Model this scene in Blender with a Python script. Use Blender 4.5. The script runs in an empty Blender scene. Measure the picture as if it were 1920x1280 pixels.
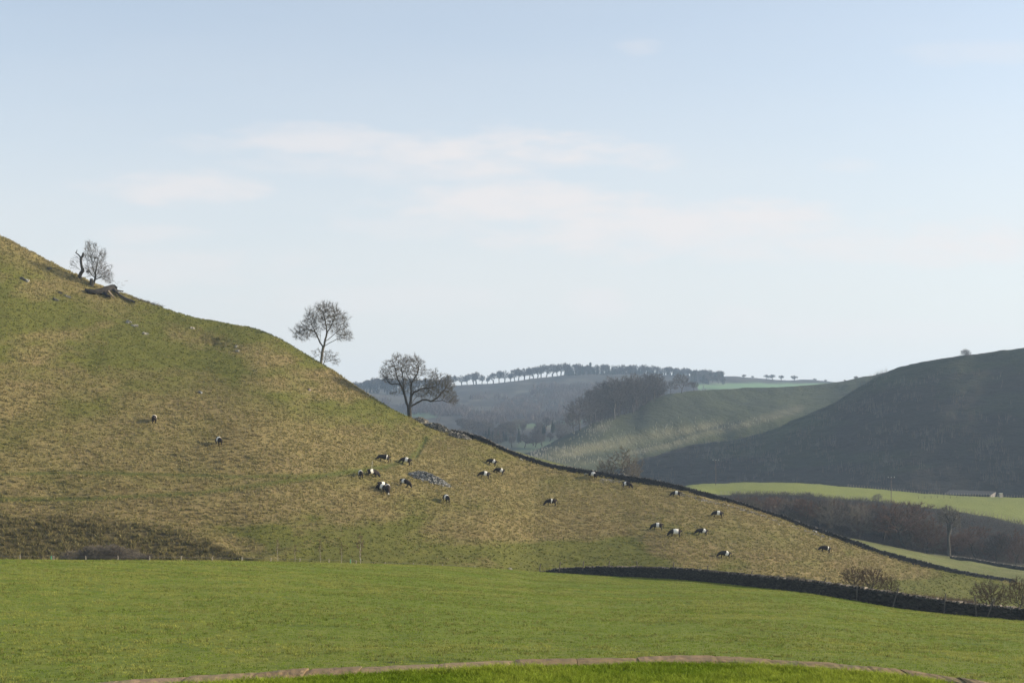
import bpy, math, random
import numpy as np
from mathutils import Vector, Matrix

scene = bpy.context.scene
C = scene.collection
random.seed(7)
R0 = np.random.default_rng(11)

# ------------------------------------------------------------------ camera
F = 50.0 / 36.0 * 1920.0          # focal length in photo pixels
HY = 820.0                        # photo row of the true horizon
EYE = 1.7
cam_d = bpy.data.cameras.new('camera')
cam = bpy.data.objects.new('camera', cam_d)
C.objects.link(cam)
scene.camera = cam
cam.location = (0, 0, EYE)
cam.rotation_euler = (math.radians(90), 0, 0)
cam_d.lens = 50.0
cam_d.sensor_width = 36.0
cam_d.shift_y = (HY - 640.0) / 1920.0
cam_d.clip_start = 0.5
cam_d.clip_end = 20000.0

# ------------------------------------------------------------------ sun, sky, exposure
SUN_EL = math.radians(18.5)
SUN_AZ = math.radians(84.0)       # clockwise from the viewing direction (+Y) towards +X
sun_dir = Vector((math.sin(SUN_AZ) * math.cos(SUN_EL), math.cos(SUN_AZ) * math.cos(SUN_EL), math.sin(SUN_EL)))
sd = bpy.data.lights.new('sun', 'SUN')
sd.energy = 5.0
sd.angle = math.radians(0.53)
sd.color = (1.0, 0.87, 0.68)
sun = bpy.data.objects.new('sun', sd)
C.objects.link(sun)
sun.rotation_euler = sun_dir.to_track_quat('Z', 'Y').to_euler()
sun.location = (60, 30, 60)

scene.view_settings.view_transform = 'Standard'
scene.view_settings.look = 'None'
scene.view_settings.exposure = 0.8
scene.view_settings.gamma = 1.0

world = bpy.data.worlds.new('World')
scene.world = world
world.use_nodes = True
wn, wl = world.node_tree.nodes, world.node_tree.links
wn.clear()

def mnode(nt, op, *ins, clamp=False):
    n = nt.nodes.new('ShaderNodeMath'); n.operation = op; n.use_clamp = clamp
    for i, v in enumerate(ins):
        if isinstance(v, (int, float)): n.inputs[i].default_value = v
        else: nt.links.new(v, n.inputs[i])
    return n.outputs[0]

def build_world():
    nt = world.node_tree
    out = wn.new('ShaderNodeOutputWorld')
    bg = wn.new('ShaderNodeBackground'); bg.inputs['Strength'].default_value = 0.095
    sky = wn.new('ShaderNodeTexSky'); sky.sky_type = 'NISHITA'
    sky.sun_disc = False
    sky.sun_elevation = SUN_EL
    sky.sun_rotation = SUN_AZ
    sky.altitude = 100.0
    sky.air_density = 1.0
    sky.dust_density = 1.6
    sky.ozone_density = 1.6
    # thin high veil and a few soft flat clouds, as a function of the direction
    tc = wn.new('ShaderNodeTexCoord')
    sep = wn.new('ShaderNodeSeparateXYZ'); wl.new(tc.outputs['Generated'], sep.inputs[0])
    x, y, z = sep.outputs
    yy = mnode(nt, 'MAXIMUM', y, 0.05)
    u = mnode(nt, 'DIVIDE', x, yy); v = mnode(nt, 'DIVIDE', z, yy)
    cmb = wn.new('ShaderNodeCombineXYZ')
    wl.new(mnode(nt, 'MULTIPLY', u, 1.0), cmb.inputs[0]); wl.new(mnode(nt, 'MULTIPLY', v, 3.5), cmb.inputs[1])
    nz = wn.new('ShaderNodeTexNoise'); nz.inputs['Scale'].default_value = 9.0; nz.inputs['Detail'].default_value = 7.0
    nz.inputs['Roughness'].default_value = 0.55
    wl.new(cmb.outputs[0], nz.inputs['Vector'])
    nz2 = wn.new('ShaderNodeTexNoise'); nz2.inputs['Scale'].default_value = 30.0; nz2.inputs['Detail'].default_value = 5.0
    wl.new(cmb.outputs[0], nz2.inputs['Vector'])
    wob = mnode(nt, 'SUBTRACT', nz.outputs[0], 0.5)
    wob2 = mnode(nt, 'SUBTRACT', nz2.outputs[0], 0.5)
    total = None
    ells = [  # centre px, py, half width, half height (photo pixels), weight
        (640, 262, 260, 22, .75), (900, 280, 250, 34, 1.0), (760, 310, 260, 26, .5), (1210, 300, 60, 18, .6),
        (330, 350, 150, 26, .75), (280, 440, 90, 16, .5), (1000, 385, 260, 34, .95), (1280, 425, 340, 44, .95),
        (1480, 460, 260, 30, .7), (860, 420, 200, 22, .4), (1850, 450, 160, 34, 1.0), (1760, 480, 120, 16, .6),
        (1110, 572, 60, 26, .55), (1380, 596, 60, 22, .4), (1200, 90, 40, 12, .35), (1600, 310, 50, 12, .35),
        (330, 505, 260, 30, .5), (700, 560, 260, 26, .35), (1540, 620, 120, 14, .4), (1760, 620, 140, 16, .35),
        (1830, 100, 120, 18, .25), (420, 270, 120, 16, .3)]
    for (cx, cy, hw, hh, wgt) in ells:
        du = mnode(nt, 'DIVIDE', mnode(nt, 'SUBTRACT', u, (cx - 960) / F), hw * 1.15 / F)
        dv = mnode(nt, 'DIVIDE', mnode(nt, 'SUBTRACT', v, (HY - cy) / F), hh * 1.3 / F)
        r2 = mnode(nt, 'ADD', mnode(nt, 'MULTIPLY', du, du), mnode(nt, 'MULTIPLY', dv, dv))
        r2 = mnode(nt, 'ADD', r2, mnode(nt, 'MULTIPLY', wob, 3.6))
        r2 = mnode(nt, 'ADD', r2, mnode(nt, 'MULTIPLY', wob2, 2.4))
        mr = wn.new('ShaderNodeMapRange'); mr.interpolation_type = 'SMOOTHSTEP'
        wl.new(r2, mr.inputs[0]); mr.inputs[1].default_value = 1.5; mr.inputs[2].default_value = -0.4
        mr.inputs[3].default_value = 0.0; mr.inputs[4].default_value = wgt
        total = mr.outputs[0] if total is None else mnode(nt, 'MAXIMUM', total, mr.outputs[0])
    # broad veil, stronger towards the horizon
    cmb2 = wn.new('ShaderNodeCombineXYZ'); wl.new(u, cmb2.inputs[0]); wl.new(mnode(nt, 'MULTIPLY', v, 5.0), cmb2.inputs[1])
    nz3 = wn.new('ShaderNodeTexNoise'); nz3.inputs['Scale'].default_value = 3.0; nz3.inputs['Detail'].default_value = 6.0
    wl.new(cmb2.outputs[0], nz3.inputs['Vector'])
    hv = wn.new('ShaderNodeMapRange'); hv.interpolation_type = 'SMOOTHSTEP'; wl.new(v, hv.inputs[0])
    hv.inputs[1].default_value = 0.34; hv.inputs[2].default_value = 0.0; hv.inputs[3].default_value = VEIL_TOP; hv.inputs[4].default_value = VEIL_LOW
    veil = mnode(nt, 'MULTIPLY', hv.outputs[0], mnode(nt, 'ADD', mnode(nt, 'MULTIPLY', nz3.outputs[0], 0.5), 0.75), clamp=True)
    mixv = wn.new('ShaderNodeMix'); mixv.data_type = 'RGBA'
    hs = wn.new('ShaderNodeHueSaturation'); wl.new(sky.outputs[0], hs.inputs['Color'])
    hs.inputs['Saturation'].default_value = SKY_SAT; hs.inputs['Value'].default_value = SKY_VAL
    wl.new(hs.outputs[0], mixv.inputs[6])
    mixv.inputs[7].default_value = VEIL_COL
    wl.new(veil, mixv.inputs[0])
    mixc = wn.new('ShaderNodeMix'); mixc.data_type = 'RGBA'
    wl.new(mixv.outputs[2], mixc.inputs[6])
    mixc.inputs[7].default_value = CLOUD_COL
    wl.new(mnode(nt, 'MULTIPLY', total, CLOUD_AMT), mixc.inputs[0])
    wl.new(mixc.outputs[2], bg.inputs[0])
    wl.new(bg.outputs[0], out.inputs[0])
SKY_SAT, SKY_VAL = 0.84, 1.36
VEIL_TOP, VEIL_LOW = 0.26, 0.92
VEIL_COL = (5.2, 5.15, 5.05, 1); CLOUD_COL = (5.5, 5.2, 5.1, 1); CLOUD_AMT = 0.85
build_world()

# ------------------------------------------------------------------ helpers
def tag(o, label=None, cat=None, group=None, kind=None):
    if label: o['label'] = label
    if cat: o['category'] = cat
    if group: o['group'] = group
    if kind: o['kind'] = kind
    return o

def P(px, py, d):
    return Vector(((px - 960.0) / F * d, d, EYE + (HY - py) / F * d))

def pchip(x, y, xn):
    x = np.asarray(x, float); y = np.asarray(y, float); xn = np.asarray(xn, float)
    h = np.diff(x); dl = np.diff(y) / h
    m = np.zeros_like(y)
    for i in range(1, len(x) - 1):
        if dl[i-1] * dl[i] > 0:
            w1 = 2 * h[i] + h[i-1]; w2 = h[i] + 2 * h[i-1]
            m[i] = (w1 + w2) / (w1 / dl[i-1] + w2 / dl[i])
    m[0] = dl[0]; m[-1] = dl[-1]
    i = np.clip(np.searchsorted(x, xn) - 1, 0, len(x) - 2)
    t = np.clip((xn - x[i]) / h[i], 0, 1)
    t2, t3 = t * t, t * t * t
    return ((2*t3 - 3*t2 + 1) * y[i] + (t3 - 2*t2 + t) * h[i] * m[i] + (-2*t3 + 3*t2) * y[i+1] + (t3 - t2) * h[i] * m[i+1])

def curve(pts, xn):
    if isinstance(pts, (int, float)): return np.full(len(xn), float(pts))
    return pchip([p[0] for p in pts], [p[1] for p in pts], xn)

_tabs = {}
def vnoise(x, y, seed=0):
    if seed not in _tabs: _tabs[seed] = np.random.default_rng(seed + 100).random((256, 256))
    t = _tabs[seed]
    xi = np.floor(x).astype(int); yi = np.floor(y).astype(int)
    fx = x - xi; fy = y - yi
    fx = fx * fx * (3 - 2 * fx); fy = fy * fy * (3 - 2 * fy)
    a = t[xi % 256, yi % 256]; b = t[(xi + 1) % 256, yi % 256]
    c = t[xi % 256, (yi + 1) % 256]; d = t[(xi + 1) % 256, (yi + 1) % 256]
    return (a * (1 - fx) + b * fx) * (1 - fy) + (c * (1 - fx) + d * fx) * fy - 0.5

def fbm(x, y, seed=0, oct=4, gain=0.5):
    s = 0; a = 1.0
    for k in range(oct):
        s = s + a * vnoise(x * 2**k, y * 2**k, seed + k); a *= gain
    return s

def mesh_np(name, V, faces_flat, counts, mat=None, smooth=False, colors=None, cname='tone'):
    """mesh from numpy arrays: V (n,3), flat corner list, verts per face"""
    me = bpy.data.meshes.new(name)
    V = np.ascontiguousarray(V, dtype=np.float32)
    faces_flat = np.ascontiguousarray(faces_flat, dtype=np.int32).ravel()
    if isinstance(counts, int): counts = np.full(len(faces_flat) // counts, counts)
    counts = np.asarray(counts, dtype=np.int32)
    me.vertices.add(len(V)); me.vertices.foreach_set('co', V.ravel())
    me.loops.add(len(faces_flat)); me.loops.foreach_set('vertex_index', faces_flat)
    me.polygons.add(len(counts))
    starts = np.concatenate([[0], np.cumsum(counts)[:-1]]).astype(np.int32)
    me.polygons.foreach_set('loop_start', starts)
    me.polygons.foreach_set('loop_total', counts)
    me.update(calc_edges=True)
    me.polygons.foreach_set('use_smooth', np.full(len(counts), bool(smooth)))
    if colors is not None:
        at = me.color_attributes.new(cname, 'FLOAT_COLOR', 'POINT')
        col = np.ones((len(V), 4), dtype=np.float32); col[:, :colors.shape[1]] = colors
        at.data.foreach_set('color', col.ravel())
    if mat: me.materials.append(mat)
    me.validate()
    return me

def add_obj(name, me, parent=None, loc=None):
    o = bpy.data.objects.new(name, me); C.objects.link(o)
    if parent: o.parent = parent
    if loc is not None: o.location = loc
    return o

def empty(name, loc=(0, 0, 0), rz=0.0, sc=1.0):
    o = bpy.data.objects.new(name, None); C.objects.link(o)
    o.location = loc; o.rotation_euler = (0, 0, rz); o.scale = (sc, sc, sc) if isinstance(sc, (int, float)) else sc
    o.empty_display_size = 0.3
    return o

class Surf:
    """height field: each column is one azimuth, each row a contour curve with its own distance"""
    def __init__(s, name, x0, x1, dx, rows, subs, mat, disp=0.0, dn=(0.0, 20.0, 0), zn=(0.0, 1.0, 0), color=None, kind='structure', zfun=None, proj='inv'):
        cols = np.arange(x0, x1 + dx * .5, dx, dtype=float)
        s.cols = cols; K = len(rows)
        Yc = np.array([curve(r[0], cols) for r in rows])
        Dc = np.array([curve(r[1], cols) for r in rows])
        t = []
        for k in range(K - 1):
            t += list(k + np.arange(subs[k]) / subs[k])
        t.append(K - 1.0); t = np.array(t)
        n = len(t)
        Y = np.zeros((n, len(cols))); D = np.zeros((n, len(cols)))
        kk = np.arange(K)
        # interpolate the true height over distance: vectorised monotone cubic in t
        invD = 1.0 / Dc
        def vp(A):
            dl = np.diff(A, axis=0)
            m = np.zeros_like(A)
            a, b = dl[:-1], dl[1:]
            ok = a * b > 0
            m[1:-1] = np.where(ok, 2 * a * b / np.where(ok, a + b, 1), 0)
            m[0] = dl[0]; m[-1] = dl[-1]
            i = np.clip(np.floor(t).astype(int), 0, K - 2); f = (t - i)[:, None]
            f2, f3 = f * f, f * f * f
            return (2*f3 - 3*f2 + 1) * A[i] + (f3 - 2*f2 + f) * m[i] + (-2*f3 + 3*f2) * A[i+1] + (f3 - f2) * m[i+1]
        Y = vp(Yc); D = 1.0 / vp(invD)
        PX = np.broadcast_to(cols, Y.shape)
        if dn[0]:
            X = (PX - 960) / F * D
            D = D + dn[0] * 2 * fbm(X / dn[1], D / dn[1] * .6, dn[2], 4)
        X = (PX - 960) / F * D
        Z = EYE + (HY - Y) / F * D
        if zn[0]:
            Z = Z + zn[0] * 2 * fbm(X / zn[1], D / zn[1], zn[2], 3, .6)
        if zfun is not None: Z = Z + zfun(X, D, PX, Y)
        Y = HY - (Z - EYE) / D * F
        s.X, s.D, s.Z, s.Y, s.PX, s.t = X, D, Z, Y, PX, t
        nr, nc = Y.shape
        V = np.stack([X, D, Z], -1).reshape(-1, 3)
        idx = np.arange(nr * nc).reshape(nr, nc)
        Fc = np.stack([idx[:-1, :-1], idx[:-1, 1:], idx[1:, 1:], idx[1:, :-1]], -1).reshape(-1, 4)
        col = None
        if color is not None:
            col = color(X, D, PX, Y).reshape(nr * nc, -1)
        s.col = col
        me = mesh_np(name, V, Fc, 4, mat, True, col, 'zone')
        s.o = add_obj(name, me)
        if kind: s.o['kind'] = kind
        s.idx = idx
    def at(s, px, py):
        """front-most point of this ground seen at photo pixel px, py"""
        c = np.clip((px - s.cols[0]) / (s.cols[1] - s.cols[0]), 0, len(s.cols) - 1.001)
        i = int(c); f = c - i
        Yc = s.Y[:, i] * (1 - f) + s.Y[:, i+1] * f
        Dc = s.D[:, i] * (1 - f) + s.D[:, i+1] * f
        for k in range(len(Yc) - 1):
            if Yc[k] >= py >= Yc[k+1] and Yc[k] > Yc[k+1]:
                g = (Yc[k] - py) / (Yc[k] - Yc[k+1])
                return P(px, py, Dc[k] * (1 - g) + Dc[k+1] * g)
        k = int(np.argmin(np.abs(Yc - py)))
        return P(px, Yc[k], Dc[k])
    def z(s, x, y):
        px = 960 + F * x / y
        c = np.clip((px - s.cols[0]) / (s.cols[1] - s.cols[0]), 0, len(s.cols) - 1.001)
        i = int(c); f = c - i
        Dc = s.D[:, i] * (1 - f) + s.D[:, i+1] * f
        Zc = s.Z[:, i] * (1 - f) + s.Z[:, i+1] * f
        o = np.argsort(Dc)
        return float(np.interp(y, Dc[o], Zc[o]))
    def sample(s, n, rng, mask=None, pmin=-30, pmax=1950):
        """n random points spread evenly over the true area; mask(px, py, t) gives a weight"""
        a = np.stack([s.X[:-1, :-1], s.D[:-1, :-1], s.Z[:-1, :-1]], -1)
        e1 = np.stack([s.X[:-1, 1:], s.D[:-1, 1:], s.Z[:-1, 1:]], -1) - a
        e2 = np.stack([s.X[1:, :-1], s.D[1:, :-1], s.Z[1:, :-1]], -1) - a
        w = np.linalg.norm(np.cross(e1, e2), axis=-1)
        px = s.PX[:-1, :-1]; py = s.Y[:-1, :-1]
        w = w * ((px > pmin) & (px < pmax))
        if mask is not None: w = w * mask(px, py, s.t[:-1, None] + 0 * px)
        w = w.ravel(); w = w / w.sum()
        k = rng.choice(len(w), n, p=w)
        r, c = np.unravel_index(k, px.shape)
        f, g = rng.random(n)[:, None], rng.random(n)[:, None]
        pos = a[r, c] + e1[r, c] * f + e2[r, c] * g
        return pos, px[r, c], py[r, c], (s.col.reshape(s.Y.shape + (-1,))[r, c] if s.col is not None else None)

# ------------------------------------------------------------------ materials
def new_mat(name):
    m = bpy.data.materials.new(name); m.use_nodes = True
    nt = m.node_tree; nt.nodes.clear()
    out = nt.nodes.new('ShaderNodeOutputMaterial')
    b = nt.nodes.new('ShaderNodeBsdfPrincipled'); b.inputs['Roughness'].default_value = 0.95
    b.inputs['Specular IOR Level'].default_value = 0.15
    nt.links.new(b.outputs[0], out.inputs[0])
    return m, nt, b, out

def noise(nt, scale, detail=6, rough=.6, vec=None, stretch=None, lo=.35, hi=.65, dist=0.0):
    n = nt.nodes.new('ShaderNodeTexNoise'); n.inputs['Scale'].default_value = scale
    n.inputs['Detail'].default_value = detail; n.inputs['Roughness'].default_value = rough
    n.inputs['Distortion'].default_value = dist
    if vec is None:
        g = nt.nodes.new('ShaderNodeNewGeometry'); vec = g.outputs['Position']
    if stretch:
        mp = nt.nodes.new('ShaderNodeMapping'); mp.inputs['Scale'].default_value = stretch
        nt.links.new(vec, mp.inputs[0]); vec = mp.outputs[0]
    nt.links.new(vec, n.inputs['Vector'])
    r = nt.nodes.new('ShaderNodeMapRange'); nt.links.new(n.outputs[0], r.inputs[0])
    r.inputs[1].default_value = lo; r.inputs[2].default_value = hi
    return r.outputs[0]

def mix(nt, fac, a, b, blend='MIX'):
    n = nt.nodes.new('ShaderNodeMix'); n.data_type = 'RGBA'; n.blend_type = blend
    for s, v in ((0, fac), (6, a), (7, b)):
        if isinstance(v, (int, float)): n.inputs[s].default_value = v
        elif isinstance(v, tuple): n.inputs[s].default_value = (*v, 1) if len(v) == 3 else v
        else: nt.links.new(v, n.inputs[s])
    return n.outputs[2]

def attr(nt, name='zone'):
    a = nt.nodes.new('ShaderNodeAttribute'); a.attribute_name = name
    s = nt.nodes.new('ShaderNodeSeparateColor'); nt.links.new(a.outputs['Color'], s.inputs[0])
    return s.outputs[0], s.outputs[1], s.outputs[2], a.outputs['Color']

def bump(nt, b, h, strength=.6, dist=.3):
    n = nt.nodes.new('ShaderNodeBump'); n.inputs['Strength'].default_value = strength; n.inputs['Distance'].default_value = dist
    nt.links.new(h, n.inputs['Height']); nt.links.new(n.outputs[0], b.inputs['Normal'])

def vc_mat(name, rough=.9, transl=0.0, var=0.0):
    """colour comes from the mesh attribute 'tone'"""
    m, nt, b, out = new_mat(name)
    _, _, _, c = attr(nt, 'tone')
    nt.links.new(c, b.inputs['Base Color']); b.inputs['Roughness'].default_value = rough
    if transl:
        t = nt.nodes.new('ShaderNodeBsdfTranslucent'); nt.links.new(c, t.inputs[0])
        mx = nt.nodes.new('ShaderNodeMixShader'); mx.inputs[0].default_value = transl
        nt.links.new(b.outputs[0], mx.inputs[1]); nt.links.new(t.outputs[0], mx.inputs[2]); nt.links.new(mx.outputs[0], out.inputs[0])
    return m

def flat_mat(name, col, col2=None, scale=3.0, rough=.9, stretch=None, bm=0.0):
    m, nt, b, out = new_mat(name)
    b.inputs['Roughness'].default_value = rough
    if col2:
        tc = nt.nodes.new('ShaderNodeTexCoord')
        f = noise(nt, scale, 5, .6, tc.outputs['Object'], stretch)
        nt.links.new(mix(nt, f, col, col2), b.inputs['Base Color'])
        if bm: bump(nt, b, f, bm, .05)
    else: b.inputs['Base Color'].default_value = (*col, 1)
    return m
# ------------------------------------------------------------------ contour curves read off the photograph
COPING = [(-400,1330),(173,1281),(267,1271),(393,1265),(487,1259),(640,1249.5),(940,1238),(1140,1231),(1280,1228),(1440,1235),(1563,1243),(1670,1252),(1780,1268),(1847,1278.5),(2300,1370)]
FIELD_TOP = [(-600,1046),(0,1048.5),(130,1050),(300,1050),(480,1052.5),(600,1055),(740,1058),(860,1062),(960,1068),(1015,1072),(1088,1076.5),(1130,1079),(1200,1082),(1304,1089),(1408,1100),(1520,1113),(1600,1126),(1661,1137),(1802,1154),(1920,1164),(2300,1195)]
NEAR_D = [(-600,125),(0,140),(500,160),(900,192),(1013,208),(1130,206),(1280,187),(1408,164),(1600,145),(1802,135),(1920,130),(2300,122)]
HILL_TOP = [(-300,330),(-150,388),(0,444),(25,455),(73,480),(104,497),(129,510),(154,522),(173,534),(187,540),(242,555),(271,564),(302,573),(321,583.5),(350,592),(400,601),(433,609.6),(475,616),(517,627),(537,639),(558,651),(579,666),(600,680),(617,685.6),(637,701),(658,717),(683,734.6),(714,755),(750,776),(773,785),(786,790),(800,796),(819,806),(848,815),(875,822),(901,829),(925,839),(942,847),(973,860.6),(1005,871),(1047,882.5),(1109,892),(1172,900),(1234,907.5),(1262,916),(1304,930),(1346,940),(1387,950),(1429,962),(1471,978),(1500,988),(1554,1006),(1605,1025),(1633,1034),(1717,1060),(1774,1072),(1830,1082),(1900,1092),(2100,1112)]
HILL_D = [(-300,308),(0,300),(300,295),(600,292),(750,287),(790,286),(900,282),(1110,276),(1300,272),(1700,268),(1900,270),(2100,280)]
WALL_TOP = [(786,788),(802,784),(817,791),(848,804),(879,811),(908,819),(932,832),(963,845),(1005,859.6),(1036,869),(1088,877),(1151,886.7),(1213,895),(1262,905),(1304,916.5),(1346,927),(1387,939),(1429,953),(1471,965),(1500,977),(1554,995.6),(1605,1012),(1647,1029),(1717,1047),(1774,1062),(1830,1074),(1903,1085),(2000,1098)]
BANK_TOP = [(-300,968),(0,968),(60,965),(160,966),(240,975),(300,985),(370,1000),(420,1015),(480,1044),(520,1056),(600,1060),(2100,1200)]
DARK_EDGE = [(1100,915),(1130,905),(1165,878),(1200,862),(1250,847),(1300,834),(1365,826),(1429,812),(1494,785),(1558,758),(1623,718),(1681,690),(1720,679.5),(1800,667),(1849,661),(1920,652),(2000,642),(2120,655),(2400,790)]
PLAT_TOP = [(1000,900),(1150,912),(1260,916),(1300,908),(1364,905.4),(1429,904),(1526,908),(1623,915),(1687,921),(1752,926.7),(1816,929.6),(1920,933),(2200,948)]
PLAT_EDGE = [(1000,905),(1200,918),(1310,922),(1348,926.7),(1493,928),(1574,935.5),(1639,938.7),(1703,948),(1784,958),(1849,967.7),(1920,982),(2200,1050)]
KNOLL_TOP = [(900,872),(960,858),(1000,844),(1062,817),(1104,798),(1146,782),(1187,769),(1219,750),(1250,740),(1312,731.7),(1400,727.5),(1429,726.5),(1526,720.7),(1574,716),(1623,706),(1681,693),(1720,688),(1800,690),(1920,690),(2100,700)]
FAR_TOP = [(500,726),(600,723),(668,722),(740,728),(790,728),(848,723),(911,719),(973,713),(1040,704.6),(1062,702),(1120,700),(1200,700),(1260,703),(1330,704),(1358,705.5),(1429,709),(1526,713.6),(1560,716),(1700,722),(1900,735)]

def off(pts, dy): return [(a, b + dy) for a, b in pts]
def sstep(a, b, x):
    t = np.clip((x - a) / (b - a), 0, 1); return t * t * (3 - 2 * t)
def lerp_curve(c1, c2, f, xs):
    X = np.array(xs, float); return list(zip(xs, curve(c1, X) * (1 - f) + curve(c2, X) * f))

# ------------------------------------------------------------------ ground materials
def mat_hill():
    m, nt, b, out = new_mat('rough_hill_grass')
    g, trk, bank, _ = attr(nt)
    n1 = noise(nt, .045, 5, .6, lo=.38, hi=.62)
    n2 = noise(nt, .35, 6, .65, lo=.3, hi=.7)
    n3 = noise(nt, 2.2, 4, .7, lo=.3, hi=.7)
    straw = mix(nt, n2, (.20, .158, .06), (.29, .235, .10))
    straw = mix(nt, mnode(nt, 'MULTIPLY', n1, .4), straw, (.21, .145, .08))
    green = mix(nt, n2, (.08, .092, .015), (.14, .14, .026))
    gf = mnode(nt, 'ADD', mnode(nt, 'MULTIPLY', g, 1.15), mnode(nt, 'MULTIPLY', mnode(nt, 'SUBTRACT', n2, .5), .7), clamp=True)
    c = mix(nt, gf, straw, green)
    c = mix(nt, mnode(nt, 'MULTIPLY', trk, 1.0), c, (.05, .07, .012))
    c = mix(nt, mnode(nt, 'MULTIPLY', bank, .8), c, mix(nt, n3, (.05, .045, .018), (.15, .11, .05)))
    c = mix(nt, mnode(nt, 'MULTIPLY', n3, .35), c, (.07, .06, .02))
    nt.links.new(c, b.inputs['Base Color'])
    bump(nt, b, noise(nt, 2.6, 5, .7, lo=.2, hi=.8), .9, .35)
    return m
def mat_pasture():
    m, nt, b, out = new_mat('grazed_pasture_grass')
    n1 = noise(nt, .07, 5, .62, stretch=(1, .8, 1), lo=.38, hi=.60)
    n2 = noise(nt, .5, 6, .65, stretch=(1, .7, 1), lo=.35, hi=.7)
    n3 = noise(nt, 3.5, 5, .7, lo=.3, hi=.7)
    c = mix(nt, n2, (.13, .172, .022), (.185, .212, .034))
    c = mix(nt, mnode(nt, 'MULTIPLY', mnode(nt, 'MULTIPLY', n1, n2), .5), c, (.22, .20, .05))
    c = mix(nt, mnode(nt, 'MULTIPLY', n3, .5), c, (.05, .08, .01))
    c = mix(nt, noise(nt, .22, 6, .7, lo=.56, hi=.72), c, (.05, .085, .012))
    c = mix(nt, noise(nt, .8, 3, .6, lo=.68, hi=.72), c, (.035, .035, .016))
    nt.links.new(c, b.inputs['Base Color'])
    bump(nt, b, noise(nt, 3.0, 6, .75, lo=.2, hi=.8), .8, .16)
    return m
def mat_lawn():
    m, nt, b, out = new_mat('lawn_turf')
    n = noise(nt, 14, 5, .7)
    nt.links.new(mix(nt, n, (.035, .075, .008), (.07, .12, .015)), b.inputs['Base Color'])
    bump(nt, b, n, .5, .03)
    return m
def mat_valley():
    m, nt, b, out = new_mat('valley_grass')
    g, brt, drk, _ = attr(nt)
    n2 = noise(nt, .12, 6, .65); n3 = noise(nt, .9, 5, .7)
    c = mix(nt, n2, (.03, .035, .014), (.06, .05, .025))
    c = mix(nt, g, c, mix(nt, n3, (.12, .145, .028), (.17, .185, .042)))
    c = mix(nt, brt, c, mix(nt, n2, (.15, .17, .045), (.2, .185, .08)))
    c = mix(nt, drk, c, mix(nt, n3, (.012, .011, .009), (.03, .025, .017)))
    nt.links.new(c, b.inputs['Base Color'])
    bump(nt, b, n3, .6, .5)
    return m
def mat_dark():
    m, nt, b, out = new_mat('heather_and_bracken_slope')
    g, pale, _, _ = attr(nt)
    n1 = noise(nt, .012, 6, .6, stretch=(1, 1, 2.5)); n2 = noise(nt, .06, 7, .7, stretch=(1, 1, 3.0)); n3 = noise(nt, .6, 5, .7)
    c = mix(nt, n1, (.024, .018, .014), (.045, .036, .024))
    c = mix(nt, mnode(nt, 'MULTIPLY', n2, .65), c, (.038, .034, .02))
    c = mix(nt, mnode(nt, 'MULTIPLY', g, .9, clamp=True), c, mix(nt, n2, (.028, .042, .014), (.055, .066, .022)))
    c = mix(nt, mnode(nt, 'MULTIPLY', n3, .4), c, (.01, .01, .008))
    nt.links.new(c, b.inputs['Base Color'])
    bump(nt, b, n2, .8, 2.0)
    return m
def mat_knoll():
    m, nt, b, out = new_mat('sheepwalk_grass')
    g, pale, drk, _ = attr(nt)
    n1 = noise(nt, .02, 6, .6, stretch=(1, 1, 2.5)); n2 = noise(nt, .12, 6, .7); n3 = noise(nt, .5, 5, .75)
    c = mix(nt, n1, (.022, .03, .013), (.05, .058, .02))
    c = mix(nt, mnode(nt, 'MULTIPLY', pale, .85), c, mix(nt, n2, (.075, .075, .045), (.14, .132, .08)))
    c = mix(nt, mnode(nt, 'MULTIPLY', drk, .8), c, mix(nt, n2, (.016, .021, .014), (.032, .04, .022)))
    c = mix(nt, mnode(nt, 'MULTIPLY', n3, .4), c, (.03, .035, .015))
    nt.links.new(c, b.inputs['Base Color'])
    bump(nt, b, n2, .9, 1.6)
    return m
def mat_far():
    m, nt, b, out = new_mat('distant_moor_and_meadow')
    g, pale, _, _ = attr(nt)
    n1 = noise(nt, .006, 6, .6, stretch=(1, 1, 4)); n2 = noise(nt, .03, 7, .7, stretch=(1, 1, 3))
    c = mix(nt, n1, (.014, .015, .016), (.032, .03, .026))
    c = mix(nt, mnode(nt, 'MULTIPLY', n2, .5), c, (.042, .036, .032))
    c = mix(nt, g, c, (.10, .18, .075))
    c = mix(nt, pale, c, (.13, .12, .09))
    nt.links.new(c, b.inputs['Base Color'])
    return m

# ------------------------------------------------------------------ terrain
# lawn in front (camera stands on it)
lawn_cols = np.arange(-400, 2301, 20.0)
cy = curve(COPING, lawn_cols); cd = EYE * F / (cy - HY)
def lawn():
    near = [(x, 6000) for x in (-400, 2300)]
    pts_out = [((c - 960) / F * d, d) for c, d in zip(lawn_cols, cd)]
    # outer edge follows the curved coping, inner edge behind the camera
    V = []; Fc = []; nr = 60
    for i in range(nr):
        f = i / (nr - 1)
        for (x, y) in pts_out:
            yy = -12 * (1 - f) + (y - .33) * f
            xx = x * (.6 + .4 * f) * (1 if True else 1)
            V.append((xx + (0 if f == 1 else 0), yy, -0.03 + .012 * math.sin(xx * 3.1 + yy * 2.2)))
    V = np.array(V); n = len(pts_out); idx = np.arange(nr * n).reshape(nr, n)
    Fc = np.stack([idx[:-1, :-1], idx[:-1, 1:], idx[1:, 1:], idx[1:, :-1]], -1).reshape(-1, 4)
    me = mesh_np('lawn', V, Fc, 4, mat_lawn(), True)
    o = add_obj('lawn', me); o['kind'] = 'structure'
    return pts_out
coping_pts = lawn()

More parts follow.
